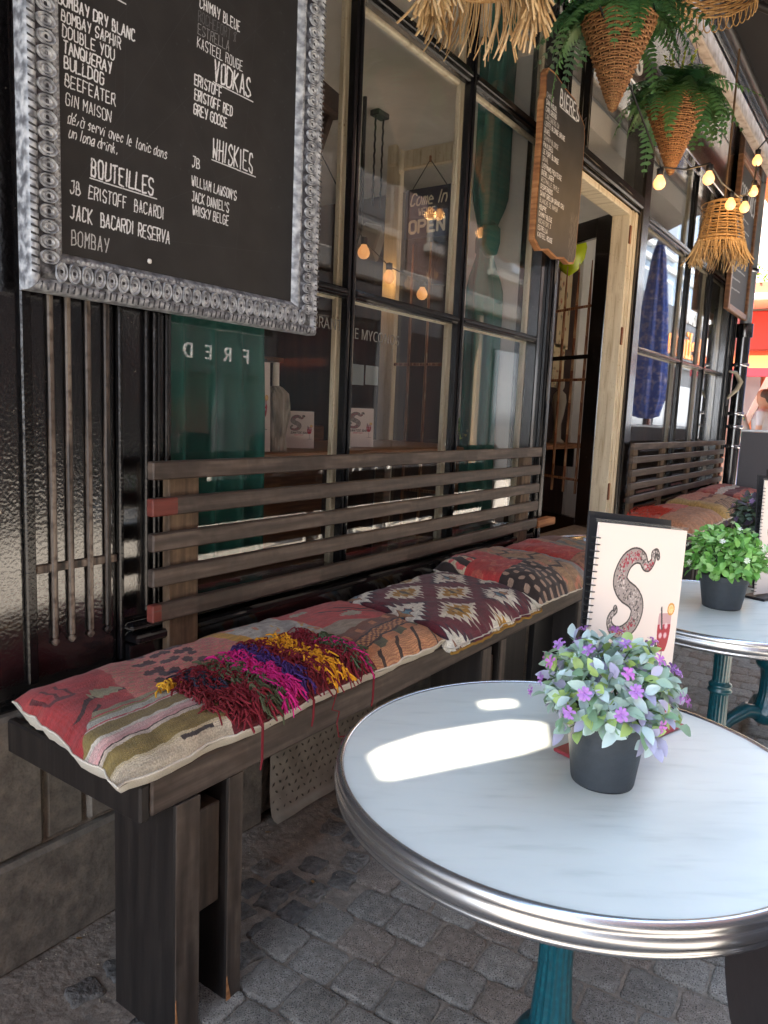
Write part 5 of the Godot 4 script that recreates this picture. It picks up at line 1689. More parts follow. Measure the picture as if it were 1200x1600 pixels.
# spiral-bound menu standing on edge; at is the middle of its foot
func menu_card(at: Vector3, turn: float, w: float, h: float, label: String, lean: float, spiral: bool, group := "menu cards") -> Node3D:
	if not M.has("card"):
		M.card = pic(card_image())
		M.card.roughness = 0.5
		M.card.metallic_specular = 0.4
		M.plastic = pane(0.06, Color(0.75, 0.75, 0.72))
		M.plastic.roughness = 0.12
	var t := thing("menu_card", label, "menu", at, turn, group)
	var inner := group_part(t, "cards")
	inner.rotation = V(-0.05, 0, lean)
	part(inner, "front_card", sheet(w, h, 0.003), M.card, V(0, h / 2 + 0.004, 0.004))
	part(inner, "back_card", sheet(w * 0.98, h, 0.003), M.chalk_black, V(0.004, h / 2 + (0.018 if spiral else 0.006), -0.014), V(-0.05, 0.03, 0))
	slab(inner, "plastic_edge", M.plastic, -w / 2 - 0.003, w / 2 + 0.005, h + 0.0045, h + 0.009, 0.003, 0.006, 0.0)
	if spiral:
		var n := int(h / 0.0095)
		for k in n:
			var m := MB.new()
			var p := PackedVector3Array()
			var y := 0.012 + k * (h - 0.02) / n
			for s in 11:
				var a := TAU * s / 10.0
				p.append(V(-w / 2 + 0.001 + cos(a) * 0.0062, y + 0.0012 * s / 10.0, 0.003 + sin(a) * 0.0062))
			m.tube(p, [0.0008], 4)
			part(inner, "binding_loop", m.done(), M.wire_black)
	return t

func build_table_things() -> void:
	plant_ball(V(0.897, 0.7375, 1.158), 0.0515, 0.096, 0.084, 300, 1, "grey-green potted plant dotted with lilac flowers on the front table", 0.0185)
	plant_ball(V(1.985, 0.7375, 1.088), 0.060, 0.085, 0.098, 300, 0, "bright green potted plant on the second table", 0.020)
	plant_ball(V(2.88, 0.7375, 1.04), 0.060, 0.085, 0.11, 160, 2, "dark mauve and green potted plant behind the bright green one", 0.026)
	var mc := menu_card(V(1.036, 0.7375, 1.134), -0.29, 0.222, 0.302, "spiral-bound menu with a red and grey letter S behind the lilac-flowered plant", -0.12, true)
	# red beer holder at its foot
	var hi := Image.create(256, 64, false, Image.FORMAT_RGB8)
	hi.fill(C8(196, 30, 52))
	write(hi, "Cristal", 92, 46, 40, C8(238, 226, 222), 3.0, 0.1, 0.62, 0.0, 0.05)
	stroke(hi, Vector2(110, 57), Vector2(210, 57), 1.4, C8(236, 190, 190))
	var hm := pic(hi)
	hm.roughness = 0.35
	var hold := group_part(mc, "holder")
	part(hold, "red_face", sheet(0.22, 0.055, 0.004), hm, V(0, 0.030, 0.010))
	part(hold, "foot_plate", cbox(0.235, 0.005, 0.060, 0.002), mat(C8(150, 60, 66), 0.35), V(0, 0.0026, 0.006))
	var m2 := menu_card(V(2.245, 0.7375, 1.165), -0.29, 0.222, 0.302, "spiral-bound menu on the second table at the right edge", -0.07, true)
	part(m2, "holder_foot", cbox(0.235, 0.006, 0.060, 0.002), M.dark_metal, V(0, 0.0032, 0.006))
	var m3 := menu_card(V(2.66, 0.7375, 1.135), -0.29, 0.222, 0.302, "spiral-bound menu standing farther back at the right edge", -0.02, true)
	part(m3, "holder_foot", cbox(0.235, 0.006, 0.060, 0.002), M.dark_metal, V(0, 0.0032, 0.006))

# ---------------------------------------------------------------- hanging baskets and lamps
# continuous weaver winding up a body of revolution, in and out of the stakes
func weave(r_of: Callable, y0: float, y1: float, turns: int, stakes: int, thick: float, flat := 1.0) -> ArrayMesh:
	var m := MB.new()
	var p := PackedVector3Array()
	var per := stakes * 2
	for k in turns * per + 1:
		var a := TAU * k / per
		var f := float(k) / (turns * per)
		var y := lerpf(y0, y1, f)
		var r: float = r_of.call(f) + (thick * 0.9 if (k + int(k / per)) % 2 else -thick * 0.9)
		p.append(V(cos(a) * r, y + thick * 0.3 * sin(k * 12.9), sin(a) * r))
	m.tube(p, [thick], 4, flat)
	return m.done()

func fern_frond(l: float, droop: float, sd: int) -> ArrayMesh:
	var m := MB.new()
	var r := RandomNumberGenerator.new()
	r.seed = sd
	var n := 22
	var spine := PackedVector3Array()
	for k in n + 1:
		var t := float(k) / n
		spine.append(V(0.02 * sin(t * 3.0 + sd), l * 0.42 * sin(t * PI * 0.62) - droop * l * t * t, l * t * (1.0 - 0.16 * t)))
	m.tube(spine, _taper(n + 1, 0.0028, 0.0008), 4)
	for k in range(2, n):
		var t := float(k) / n
		var d := (spine[k + 1] - spine[k - 1]).normalized()
		var side := d.cross(Vector3.UP).normalized()
		var up := side.cross(d).normalized()
		var ll := l * 0.27 * pow(sin(PI * clampf(t * 0.94 + 0.05, 0, 1)), 0.6) * (1.0 - 0.35 * t)
		for s in [-1.0, 1.0]:
			var o: Vector3 = (side * s + d * 0.35 - up * r.randf_range(0.0, 0.35)).normalized()
			var wv := d * l * 0.027
			var b := m.v.size()
			var a := spine[k]
			m.vt(a - wv * 0.7); m.vt(a + wv * 0.7); m.vt(a + o * ll * 0.55 + wv + up * 0.003); m.vt(a + o * ll * 0.55 - wv + up * 0.003); m.vt(a + o * ll - up * ll * 0.12)
			m.tri(b, b + 1, b + 2); m.tri(b, b + 2, b + 3); m.tri(b + 3, b + 2, b + 4)
	return m.done()

func _taper(n: int, a: float, b: float) -> Array:
	var r := []
	for k in n: r.append(lerpf(a, b, float(k) / (n - 1)))
	return r

func raffia_mesh(l: float, sd: int) -> ArrayMesh:
	var r := RandomNumberGenerator.new()
	r.seed = sd
	var p := PackedVector3Array()
	var bend := r.randf_range(-0.30, 0.28)
	var curl := r.randf_range(-0.25, 0.25)
	for k in 7:
		var t := k / 6.0
		p.append(V(curl * l * t * t, -l * t * (1.0 - 0.15 * absf(bend)), l * (0.10 * t + bend * t * t)))
	var m := MB.new()
	m.tube(p, _taper(7, 0.0054, 0.0036), 4, 0.22)
	return m.done()

func fringe_lamp(at: Vector3, size: float, strands: int, label: String, single: bool) -> void:
	var t := thing("wicker_lamp", label, "lamp", at, 0.0, "wicker lamp shades under the awning")
	var r0 := 0.15 * size
	var r1 := 0.095 * size
	var h := 0.26 * size
	var rr := func(f: float) -> float: return lerpf(r0, r1, f)
	part(t, "shade", weave(rr, 0.0, h, 13, 14, 0.0050 * size, 0.8), M.rattan)
	part(t, "inner_weave", weave(func(f: float) -> float: return lerpf(r0, r1, f) - 0.006 * size, h, 0.0, 9, 17, 0.0035 * size), M.rattan)
	for k in 14:
		var a := TAU * k / 14
		var st := MB.new()
		st.tube(PackedVector3Array([V(cos(a) * r0, 0, sin(a) * r0), V(cos(a) * r1, h, sin(a) * r1)]), [0.0042 * size], 5)
		part(t, "stake", st.done(), M.rattan)
	for q in [[r0, 0.0], [r0 * 0.95, h * 0.10], [r1, h]]:
		var ring := MB.new()
		var p := PackedVector3Array()
		for s in 33: p.append(V(cos(TAU * s / 32) * q[0], q[1], sin(TAU * s / 32) * q[0]))
		ring.tube(p, [0.006 * size], 6)
		part(t, "hoop", ring.done(), M.rattan)
	var shapes := []
	for k in 9: shapes.append(raffia_mesh((0.115 + 0.016 * (k % 5)) * size, 40 + k))
	var all := MB.new()
	for k in strands:
		var a := TAU * k / strands + rf(-0.05, 0.05)
		var b := Basis(Vector3.UP, -a + PI / 2 + rf(-0.5, 0.5)) * Basis(Vector3.RIGHT, rf(-0.25, 0.15))
		var pos := V(cos(a) * r0, rf(-0.004, 0.012), sin(a) * r0)
		if single:
			var o := MeshInstance3D.new()
			o.name = "raffia_strand"
			o.mesh = shapes[rng.randi() % 9]
			o.material_override = M.raffia[rng.randi() % 3]
			t.add_child(o, true)
			o.transform = Transform3D(b, pos)
		else: append(all, shapes[rng.randi() % 9], Transform3D(b, pos))
	if not single: part(t, "raffia_fringe", all.done(), M.raffia[0], Vector3.ZERO, Vector3.ZERO, "stuff")
	var cd := MB.new()
	cd.tube(PackedVector3Array([V(0, h, 0), V(0.004, h + 0.3, 0), V(0, 3.22 - at.y, 0)]), [0.006], 6)
	part(t, "cord", cd.done(), M.back_post)
	part(t, "cap", cbox(r1 * 1.9, 0.012, 0.03, 0.003), M.back_post, V(0, h, 0))

func fern_basket(at: Vector3, size: float, label: String, sd: int) -> void:
	var t := thing("fern_basket", label, "hanging plant", at, 0.5 * sd, "cone baskets of fern under the awning")
	var h := 0.30 * size
	var R := 0.125 * size
	var rr := func(f: float) -> float: return 0.004 + R * pow(f, 0.95)
	part(t, "weave", weave(rr, 0.0, h, 38, 13, 0.0042 * size), M.wicker)
	for k in 26:
		var a := TAU * k / 26
		var st := MB.new()
		st.tube(PackedVector3Array([V(cos(a) * 0.004, 0, sin(a) * 0.004), V(cos(a) * R * 0.52, h * 0.5, sin(a) * R * 0.52), V(cos(a) * R, h, sin(a) * R)]), [0.002 * size], 4)
		part(t, "stake", st.done(), M.rattan)
	var inner := MB.new()
	inner.lathe([[0.003, 0.012], [R * 0.90, h * 0.96], [0.0, h * 0.93]], 20)
	part(t, "liner", inner.done(), mat(C8(70, 46, 28), 0.95))
	var shapes := []
	for k in 6: shapes.append(fern_frond((0.18 + 0.018 * k) * size, 0.30 + 0.17 * k, sd * 10 + k))
	var greens := []
	for c in [C8(46, 92, 52), C8(60, 108, 62), C8(38, 78, 48), C8(80, 122, 74)]:
		var m := mat(c, 0.5)
		m.backlight_enabled = true
		m.backlight = Color(0.3, 0.4, 0.2)
		greens.append(m)
	for k in 60:
		var a := k * 2.39996 + rf(-0.2, 0.2)
		var o := MeshInstance3D.new()
		o.name = "frond"
		o.mesh = shapes[rng.randi() % 6]
		o.material_override = greens[rng.randi() % 4]
		t.add_child(o, true)
		o.transform = Transform3D(Basis(Vector3.UP, a) * Basis(Vector3.RIGHT, -1.0 * pow(1.0 - k / 60.0, 1.6) + rf(-0.05, 0.45)), V(sin(a) * R * 0.35, h * 0.95, cos(a) * R * 0.35))
	var yl := MB.new()
	for k in 7:
		var a := TAU * k / 7
		for q in 9:
			var p := V(cos(a) * (0.01 + 0.006 * q), h + 0.06 + 0.016 * q, sin(a) * (0.01 + 0.006 * q)) * V(size, 1, size)
			yl.tube(PackedVector3Array([p, p + V(cos(a) * 0.016, 0.012, sin(a) * 0.016)]), [0.006, 0.001], 4)
	part(t, "yellow_sprig", yl.done(), mat(C8(168, 176, 52), 0.6), Vector3.ZERO, Vector3.ZERO, "stuff")
	for k in 3:
		var a := TAU * k / 3
		var cd := MB.new()
		cd.tube(PackedVector3Array([V(cos(a) * R, h, sin(a) * R), V(0, minf(h + 0.45, 3.2 - at.y), 0)]), [0.002], 4)
		part(t, "cord", cd.done(), M.wire_black)

func build_hanging() -> void:
	fringe_lamp(V(1.735, 2.262, 0.45), 0.86, 230, "wicker lamp with a long raffia fringe, cut by the top edge", true)
	fringe_lamp(V(4.62, 2.20, 0.43), 0.84, 150, "wicker lamp with a raffia fringe hanging before the far window", false)
	fern_basket(V(2.77, 2.29, 0.42), 1.0, "cone basket of fern nearer to the beer board, first of two", 1)
	fern_basket(V(3.56, 2.285, 0.42), 1.02, "cone basket of fern farther along, above the string of bulbs", 2)
	# shallow woven lamp with a looped hem, at the top edge
	var t := thing("wicker_lamp", "woven dome lamp with a looped hem at the top right", "lamp", V(3.33, 2.86, 0.60), 0.0, "wicker lamp shades under the awning")
	var R := 0.155
	part(t, "shade", weave(func(f: float) -> float: return R * sqrt(maxf(0.05, 1.0 - pow(f * 0.92, 2.4))), 0.0, 0.26, 26, 16, 0.0048), M.rattan)
	for k in 34:
		var a := TAU * k / 34
		var lp := MB.new()
		var p := PackedVector3Array()
		for s in 13:
			var b := PI * s / 12.0 + PI
			p.append(V(cos(a + cos(b) * 0.13) * R, sin(b) * 0.055 + 0.004, sin(a + cos(b) * 0.13) * R))
		lp.tube(p, [0.0024], 4)
		part(t, "hem_loop", lp.done(), M.rattan)
	var cd := MB.new()
	cd.tube(PackedVector3Array([V(0, 0.24, 0), V(0, 0.40, 0)]), [0.006], 6)
	part(t, "cord", cd.done(), M.wire_black)
	# festoon of bulbs across the terrace
	var f := thing("festoon_lights", "festoon cable of small lit globe bulbs beside the fringed wicker lamp", "lights")
	var bl := [V(3.140, 2.128, 0.50), V(3.414, 2.201, 0.62), V(3.867, 2.206, 0.62), V(4.189, 2.268, 0.62), V(4.371, 2.390, 0.62), V(4.387, 2.546, 0.62)]
	var path := PackedVector3Array([V(2.4, 2.75, 0.36)])
	for k in bl.size():
		path.append(bl[k] + V(0, 0.062, 0))
		if k < bl.size() - 1: path.append((bl[k] + bl[k + 1]) / 2 + V(0, 0.045, 0))
	path.append(V(5.4, 3.15, 0.62))
	var cm := MB.new()
	cm.tube(path, [0.004], 5)
	part(f, "cable", cm.done(), M.wire_black)
	for p in bl: bulb(f, p, 0.024, 0.34)


# ---------------------------------------------------------------- street and what the glass mirrors
func build_street() -> void:
	var brick := tmat(ramp(gray(0.03, 111, 256, 256, 4), [[0.0, C8(120, 70, 56)], [1.0, C8(158, 100, 82)]], 256, 256), 1.0, 0.9)
	var brown := mat(C8(74, 62, 54), 0.85)
	var stone := mat(C8(104, 98, 92), 0.85)
	var dull := mat(C8(84, 62, 54), 0.85)
	var white := mat(C8(226, 226, 222), 0.8)
	var blue := mat(C8(176, 192, 206), 0.85)
	var dark := mat(C8(34, 32, 34), 0.5)
	var specs := [[-8.0, 3.0, brick, 8.5, "brick house opposite with dark shopfront, nearest to the bar"], [3.05, 9.0, brown, 7.8, "brown house opposite with dark shopfront and white cornice"], [9.05, 17.0, dull, 8.8, "tall brick house opposite with wide cornices"], [17.05, 27.0, blue, 8.2, "pale blue house opposite with an orange lettered restaurant sign"], [27.05, 40.0, brick, 8.6, "brick house farthest along the opposite side"]]
	for k in specs.size():
		var s: Array = specs[k]
		var h := thing("street_house", s[4], "house", V(s[0], 0, 4.6), 0.0, "houses across the street")
		var L: float = s[1] - s[0]
		slab(h, "wall", s[2], 0, L, 2.9, s[3], 0.0, 6.0, 0.01)
		slab(h, "shopfront", dark, 0, L, 0.0, 2.9, 0.12, 6.0, 0.01)
		var trim := white if k > 2 else stone
		slab(h, "cornice", trim, -0.02, L + 0.02, 2.90, 3.15, -0.22 if k > 2 else -0.06, -0.002, 0.03)
		slab(h, "cornice", trim, -0.02, L + 0.02, s[3] - 0.5, s[3] - 0.1, -0.30, -0.002, 0.04)
		slab(h, "string_course", trim, 0, L, 5.35, 5.5, -0.10, -0.002, 0.02)
		var n := int(L / 1.9)
		for r in 2:
			for q in n:
				var x := (q + 0.5) * L / n
				var y := 3.6 + r * 2.2
				var wn := group_part(h, "window")
				slab(wn, "frame", trim, x - 0.55, x + 0.55, y, y + 1.55, -0.06, -0.004, 0.01)
				slab(wn, "pane", mat(C8(40, 48, 56), 0.05), x - 0.46, x + 0.46, y + 0.08, y + 1.47, -0.075, -0.062, 0.002)
				slab(wn, "sill", trim, x - 0.62, x + 0.62, y - 0.10, y - 0.005, -0.14, -0.004, 0.01)
		for q in int(L / 2.4):
			var x := (q + 0.5) * L / int(L / 2.4)
			slab(h, "shop_pane", mat(C8(26, 30, 34), 0.05), x - 0.95, x + 0.95, 0.55, 2.35, 0.10, 0.118, 0.002)
			slab(h, "shop_post", [C8mat(92, 44, 30), C8mat(60, 60, 64), C8mat(130, 110, 90)][k % 3], x + 1.0, x + 1.14, 0.0, 2.85, 0.05, 0.119, 0.01)
		if k == 3:
			slab(h, "sign_board", mat(C8(40, 36, 36), 0.5), 0.6, 9.2, 2.95, 4.4, -0.30, -0.23, 0.01)
			for e in [["RESTAURANT", 0.62, 4.0, 0.0085, C8(170, 168, 164)], ["Felicita", 0.9, 3.15, 0.016, C8(236, 140, 56)]]:
				var x := 8.4
				for ch in e[0]:
					var tm := TextMesh.new()
					tm.text = ch
					var sf := SystemFont.new()
					sf.font_names = PackedStringArray(["Droid Serif" if e[0] == "Felicita" else "Droid Sans"])
					sf.font_weight = 700
					tm.font = sf
					tm.font_size = 64
					tm.pixel_size = e[3]
					tm.depth = 0.03
					var adv := sf.get_string_size(ch, HORIZONTAL_ALIGNMENT_LEFT, -1, 64).x * float(e[3])
					part(h, "sign_letter", tm, mat(e[4], 0.5), V(x - adv / 2, e[2] + 0.3, -0.33), V(0, PI, 0))
					x -= adv
		if k == 1:
			slab(h, "sign_board", mat(C8(30, 30, 32), 0.6), 1.7, 3.3, 1.5, 2.3, 0.02, 0.097, 0.01)
			for q in 4:
				var tf := TextMesh.new()
				tf.text = "FRED"[q]
				tf.font_size = 48
				tf.pixel_size = 0.0042
				tf.depth = 0.01
				part(h, "sign_letter", tf, mat(C8(226, 226, 222), 0.6), V(2.9 - q * 0.27, 1.72, 0.014), V(0, PI, 0))
			var arc := MB.new()
			var ap := PackedVector3Array()
			for q in 13: ap.append(V(2.5 + cos(PI + PI * q / 12.0) * 0.3, 2.12 + sin(PI + PI * q / 12.0) * 0.16, 0.014))
			arc.tube(ap, [0.012], 6)
			part(h, "sign_arc", arc.done(), mat(C8(226, 226, 222), 0.6))
			slab(h, "sign_board", mat(C8(46, 40, 38), 0.6), 1.2, 5.4, 2.4, 2.86, 0.02, 0.10, 0.01)
			var x := 5.2
			for ch in "BONNE CUISINE":
				var tm := TextMesh.new()
				tm.text = ch
				tm.font_size = 48
				var sf := SystemFont.new()
				sf.font_names = PackedStringArray(["Droid Sans"])
				tm.font = sf
				tm.pixel_size = 0.0055
				tm.depth = 0.01
				if ch != " ": part(h, "sign_letter", tm, mat(C8(150, 146, 140), 0.6), V(x, 2.62, 0.008), V(0, PI, 0))
				x -= 0.31
	# house closing the side street at the right edge of the picture
	var e := thing("corner_house", "sunlit pale house with a red shopfront and orange awning beyond the bar's corner", "house", V(13.0, 0, 0))
	slab(e, "wall", mat(C8(206, 186, 168), 0.85), 0, 6, 2.95, 9.0, -9.0, 1.2, 0.01)
	slab(e, "shopfront", mat(C8(176, 104, 70), 0.6), 0.05, 6, 0.0, 2.95, -9.0, 1.2, 0.01)
	slab(e, "fascia", mat(C8(176, 60, 44), 0.6), -0.12, 0.045, 2.35, 2.95, -9.0, 1.2, 0.02)
	slab(e, "ledge", mat(C8(226, 220, 212), 0.8), -1.0, -0.004, 2.985, 3.08, -9.0, 1.2, 0.02)
	for q in 5:
		var z := -1.6 + q * 0.55
		slab(e, "shop_door_frame", mat(C8(170, 84, 54), 0.6), 0.0, 0.046, 0.0, 2.3, z - 0.05, z + 0.05, 0.006)
		slab(e, "shop_pane", mat(C8(150, 150, 156), 0.08), 0.02, 0.047, 1.3, 2.2, z + 0.08, z + 0.46, 0.002)
	part(e, "white_beam", cbox(0.05, 1.1, 0.09, 0.008), mat(C8(236, 236, 232), 0.6), V(-0.25, 1.70, -0.52), V(0.36, 0, 0))
	var aw := MB.new()
	aw.grid([PackedVector3Array([V(-0.13, 2.34, -3.0), V(-0.13, 2.34, 1.2)]), PackedVector3Array([V(-1.6, 1.98, -3.0), V(-1.6, 1.98, 1.2)])])
	var om := mat(C8(190, 84, 36), 0.9)
	om.backlight_enabled = true
	om.backlight = Color(0.4, 0.16, 0.06)
	part(e, "orange_awning", aw.done(), om)
	slab(e, "awning_valance", mat(C8(120, 16, 34), 0.8), -1.63, -1.602, 1.86, 1.98, -3.0, 1.2, 0.004)
	var fb := thing("flower_box", "flower box with green leaves on the sunlit ledge beyond the corner", "flower box", V(12.14, 3.085, -0.72))
	part(fb, "box", cbox(0.16, 0.16, 0.7, 0.01), mat(C8(150, 90, 66), 0.8), V(0, 0.08, 0))
	var fo := MB.new()
	for k in 260:
		var p := V(rf(-0.12, 0.12), 0.14 + absf(rf(-0.18, 0.30)), rf(-0.4, 0.4))
		var d := V(rf(-1, 1), rf(-0.4, 1), rf(-1, 1)).normalized() * 0.05
		var s := d.cross(V(rf(-1, 1), 1, rf(-1, 1))).normalized() * 0.02
		var b := fo.v.size()
		fo.vt(p); fo.vt(p + d * 0.5 + s); fo.vt(p + d); fo.vt(p + d * 0.5 - s)
		fo.tri(b, b + 1, b + 2); fo.tri(b, b + 2, b + 3)
	part(fb, "foliage", fo.done(), mat(C8(110, 150, 60), 0.7), Vector3.ZERO, Vector3.ZERO, "stuff")

func C8mat(r: int, g: int, b: int) -> StandardMaterial3D: return mat(C8(r, g, b), 0.6)

func build_street_things() -> void:
	# grey screen standing square to the wall at the end of the terrace
	var s := thing("terrace_screen", "grey fabric screen with a pale top rail closing the terrace", "screen", V(7.28, 0, 0.19))
	slab(s, "panel", tmat(ramp(gray(0.2, 121, 128, 128, 1), [[0.0, C8(84, 84, 90)], [1.0, C8(104, 104, 110)]], 128, 128), 4.0, 0.9), 0.0, 0.03, 0.10, 1.135, 0.0, 1.5, 0.004)
	slab(s, "top_rail", mat(C8(206, 208, 212), 0.4, 0.6), -0.005, 0.035, 1.138, 1.158, -0.005, 1.505, 0.004)
	for z in [0.1, 1.36]: slab(s, "foot", M.dark_metal, -0.15, 0.18, 0.0, 0.098, z, z + 0.05, 0.006)
	# closed blue parasol farther along the street, seen mirrored in the far window
	var p := thing("closed_parasol", "closed blue printed parasol mirrored in the far window", "parasol", V(8.15, 0, 0.85))
	var m := MB.new()
	var rows := []
	for q in [[0.03, 3.05], [0.06, 2.9], [0.11, 2.4], [0.15, 1.8], [0.16, 1.45], [0.12, 1.25], [0.05, 1.22]]:
		var row := PackedVector3Array()
		for k in 40:
			var a := TAU * k / 40
			var r: float = q[0] * (1.0 + 0.22 * sin(a * 8.0))
			row.append(V(cos(a) * r, q[1], sin(a) * r))
		rows.append(row)
	m.grid(rows, true)
	part(p, "canopy", m.done(), tmat(ramp(gray(0.03, 131, 256, 256, 3), [[0.0, C8(40, 66, 138)], [0.56, C8(58, 90, 164)], [0.64, C8(130, 126, 160)], [1.0, C8(196, 180, 186)]], 256, 256), 1.6, 0.9))
	var pm := MB.new()
	pm.lathe([[0.022, 0.05], [0.022, 3.1], [0.0, 3.12]], 10)
	part(p, "pole", pm.done(), M.dark_metal)
	part(p, "base", cbox(0.45, 0.06, 0.45, 0.02), M.dark_metal, V(0, 0.03, 0))
	# white chairs and tables on the sunny side, mirrored in the big window
	var k := 0
	for q in [[5.45, 2.95, 0.4], [6.05, 3.05, 2.6], [7.35, 3.1, -0.4]]:
		var c := thing("white_chair", ["white woven chair in the sun, nearest to the road middle", "white woven chair in the sun, nearest to the bar", "white woven chair in the sun, farthest along the road"][k], "chair", V(q[0], -0.02, q[1]), q[2], "white chairs on the sunny street")
		k += 1
		part(c, "seat", cbox(0.42, 0.03, 0.42, 0.012), M.white_paint, V(0, 0.45, 0))
		for sgn in [-1, 1]:
			part(c, "leg", cbox(0.025, 0.435, 0.025, 0.005), M.white_paint, V(0.18 * sgn, 0.2175, 0.18))
			part(c, "leg", cbox(0.025, 0.435, 0.025, 0.005), M.white_paint, V(0.18 * sgn, 0.2175, -0.18))
		var hoop := MB.new()
		var hp := PackedVector3Array()
		for j in 17: hp.append(V(cos(PI * j / 16.0) * 0.21, 0.46 + pow(sin(PI * j / 16.0), 0.6) * 0.40, -0.20 - 0.06 * sin(PI * j / 16.0)))
		hoop.tube(hp, [0.014], 6)
		part(c, "back_hoop", hoop.done(), M.white_paint)
		for j in 5: part(c, "back_spindle", cbox(0.012, 0.34, 0.012, 0.003), M.white_paint, V(-0.12 + j * 0.06, 0.63, -0.225), V(-0.13, 0, 0))
	var wt := thing("white_table", "square white table on the sunny street, nearer to the bar", "table", V(4.70, -0.02, 3.15))
	part(wt, "top", cbox(0.7, 0.03, 0.7, 0.008), M.white_paint, V(0, 0.735, 0))
	for a in [[-0.3, -0.3], [0.3, -0.3], [-0.3, 0.3], [0.3, 0.3]]: part(wt, "leg", cbox(0.03, 0.72, 0.03, 0.004), M.white_paint, V(a[0], 0.36, a[1]))
	var w2 := wt.duplicate()
	w2.name = numbered("white_table")
	add_child(w2)
	w2.position = V(6.65, -0.02, 3.2)
	tag(w2, "square white table on the sunny street, farther along", "table")
	person(V(12.35, -0.02, -0.63), "person in a white shirt with green leaf print leaning forward beyond the corner", 0)
	person(V(12.35, -0.02, -0.38), "person in a plain pale shirt at the right edge beyond the corner", 1)
	# metal stool tray by the doorway
	var st := thing("metal_stool", "round metal stool top beyond the last cushion by the doorway", "stool", V(3.50, 0, 0.22))
	var tm := MB.new()
	tm.lathe([[0.0, 0.57], [0.15, 0.57], [0.165, 0.575], [0.17, 0.60], [0.165, 0.605], [0.16, 0.58], [0.0, 0.578]], 32)
	part(st, "seat", tm.done(), M.chrome)
	for a in 3:
		var lm := MB.new()
		var o := V(cos(a * TAU / 3), 0, sin(a * TAU / 3))
		lm.tube(PackedVector3Array([o * 0.12 + V(0, 0.57, 0), o * 0.17]), [0.011], 8)
		part(st, "leg", lm.done(), M.dark_metal)
	var tb := thing("wood_block", "raw wooden block sticking out behind the end of the bench back", "block", V(3.27, 0.70, 0.055))
	part(tb, "body", cbox(0.20, 0.035, 0.05, 0.004), M.raw_wood)

# ---------------------------------------------------------------- people
func person(at: Vector3, label: String, kind: int) -> void:
	var t := thing("person", label, "person", at, 0.0, "people beyond the corner")
	var lean := 0.22 if kind == 0 else 0.03
	var hip := V(0, 0.93, 0)
	var chest := V(0, 1.30, -lean * 0.7)
	var neck := V(0, 1.47, -lean)
	var head := V(0, 1.60, -lean * 1.35)
	var bones := [[hip, chest, 0.145, 0.155], [chest, neck, 0.15, 0.06], [neck, head, 0.055, 0.06], [head, head + V(0, 0.07, -0.01), 0.095, 0.09]]
	for s in [-1.0, 1.0]:
		var sh: Vector3 = chest + V(s * 0.19, 0.10, -0.01)
		var el := sh + V(s * 0.05, -0.27, -0.06 if kind == 0 else 0.0)
		var wr := el + V(-s * 0.03, -0.16, -0.18 if kind == 0 else -0.06)
		bones += [[chest + V(s * 0.08, 0.09, 0), sh, 0.08, 0.062], [sh, el, 0.056, 0.043], [el, wr, 0.042, 0.030], [wr, wr + V(0, -0.08, -0.03), 0.034, 0.022]]
		bones += [[hip + V(s * 0.08, -0.04, 0), V(s * 0.11, 0.50, -0.01), 0.092, 0.064], [V(s * 0.11, 0.50, -0.01), V(s * 0.12, 0.08, 0.02), 0.058, 0.040], [V(s * 0.12, 0.045, 0.03), V(s * 0.13, 0.035, -0.14), 0.042, 0.034]]
	var m := nets(bones, 0.03, func(p: Vector3) -> Color:
		if p.y < 0.06: return Color(0.05, 0.04, 0.04)
		if p.y < 0.95: return Color(0.05, 0.07, 0.13) if kind == 0 else Color(0.10, 0.09, 0.08)
		if p.y > 1.47: return Color(0.26, 0.15, 0.10)
		if absf(p.x) > 0.20 and p.y < 1.22: return Color(0.26, 0.15, 0.10)
		if kind == 1: return Color(0.26, 0.27, 0.29)
		var q := sin(p.x * 34.0 + p.y * 11.0) * sin(p.y * 37.0 + p.z * 29.0)
		return Color(0.34, 0.35, 0.33) if q < 0.28 else (Color(0.08, 0.22, 0.20) if q < 0.7 else Color(0.35, 0.42, 0.12)))
	var bm := mat(Color.WHITE, 0.8)
	bm.vertex_color_use_as_albedo = true
	part(t, "body", m, bm)
	var hair := nets([[head + V(0, 0.06, 0.02), head + V(0, 0.02, 0.05), 0.103, 0.085]], 0.02, func(_p: Vector3) -> Color: return Color(0.03, 0.022, 0.016))
	part(t, "hair", hair, bm)

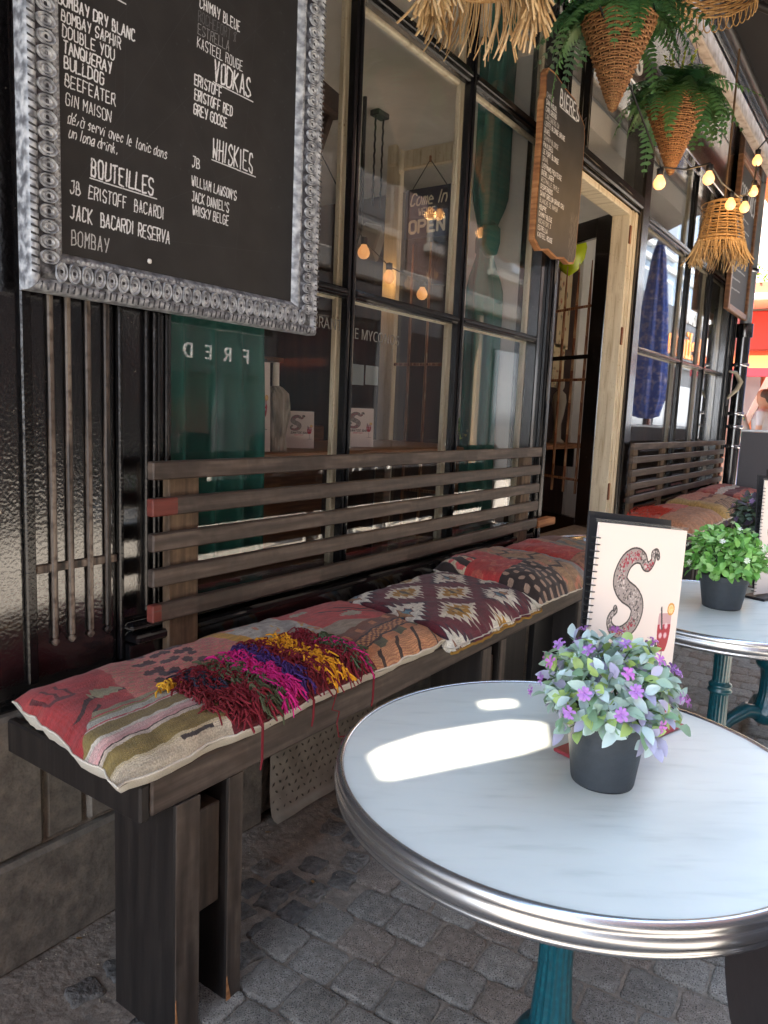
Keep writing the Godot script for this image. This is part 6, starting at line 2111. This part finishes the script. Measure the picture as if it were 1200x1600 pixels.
func nets(bones: Array, cell: float, paint: Callable) -> ArrayMesh:
	var lo := V(1e9, 1e9, 1e9)
	var hi := -lo
	for b in bones:
		var r: float = maxf(b[2], b[3]) + cell * 2
		for k in 2:
			lo = lo.min(b[k] - V(r, r, r)); hi = hi.max(b[k] + V(r, r, r))
	var n := Vector3i((hi - lo) / cell) + Vector3i.ONE * 2
	var f := PackedFloat32Array()
	f.resize(n.x * n.y * n.z)
	f.fill(1.0)
	for b in bones:
		var r: float = maxf(b[2], b[3]) + cell * 3
		var a: Vector3 = b[0]
		var ba: Vector3 = b[1] - a
		var l2 := maxf(1e-6, ba.length_squared())
		var i0 := Vector3i(((a.min(b[1]) - V(r, r, r)) - lo) / cell).clamp(Vector3i.ZERO, n - Vector3i.ONE)
		var i1 := Vector3i(((a.max(b[1]) + V(r, r, r)) - lo) / cell).clamp(Vector3i.ZERO, n - Vector3i.ONE)
		for z in range(i0.z, i1.z + 1):
			for y in range(i0.y, i1.y + 1):
				for x in range(i0.x, i1.x + 1):
					var p := lo + V(x, y, z) * cell
					var h := clampf((p - a).dot(ba) / l2, 0, 1)
					var d: float = (p - a - ba * h).length() - lerpf(b[2], b[3], h)
					var k := x + n.x * (y + n.y * z)
					var o := f[k]
					var q := clampf(0.5 + 0.5 * (o - d) / 0.03, 0, 1)
					f[k] = lerpf(o, d, q) - 0.03 * q * (1.0 - q)
	var m := MB.new()
	m.use_c = true
	var at := {}
	for z in n.z - 1:
		for y in n.y - 1:
			for x in n.x - 1:
				var s := V(0, 0, 0)
				var c := 0
				var base := x + n.x * (y + n.y * z)
				var corner := PackedFloat32Array()
				for k in 8: corner.append(f[base + (k & 1) + n.x * ((k >> 1) & 1) + n.x * n.y * ((k >> 2) & 1)])
				for e in [[0, 1], [2, 3], [4, 5], [6, 7], [0, 2], [1, 3], [4, 6], [5, 7], [0, 4], [1, 5], [2, 6], [3, 7]]:
					var d0 := corner[e[0]]
					var d1 := corner[e[1]]
					if (d0 < 0) == (d1 < 0): continue
					var t := d0 / (d0 - d1)
					var p0 := V(e[0] & 1, (e[0] >> 1) & 1, (e[0] >> 2) & 1)
					var p1 := V(e[1] & 1, (e[1] >> 1) & 1, (e[1] >> 2) & 1)
					s += p0.lerp(p1, t)
					c += 1
				if c == 0: continue
				var p := lo + (V(x, y, z) + s / c) * cell
				at[base] = m.vt(p, Vector2.ZERO, paint.call(p))
	var st := [1, n.x, n.x * n.y]
	for z in range(1, n.z - 1):
		for y in range(1, n.y - 1):
			for x in range(1, n.x - 1):
				var base := x + n.x * (y + n.y * z)
				for ax in 3:
					var d0 := f[base]
					var d1 := f[base + st[ax]]
					if (d0 < 0) == (d1 < 0): continue
					var u: int = st[(ax + 1) % 3]
					var w: int = st[(ax + 2) % 3]
					var q := [base, base - u, base - u - w, base - w]
					if not (at.has(q[0]) and at.has(q[1]) and at.has(q[2]) and at.has(q[3])): continue
					if d0 < 0: q.reverse()
					m.tri(at[q[0]], at[q[1]], at[q[2]]); m.tri(at[q[0]], at[q[2]], at[q[3]])
	return m.done()
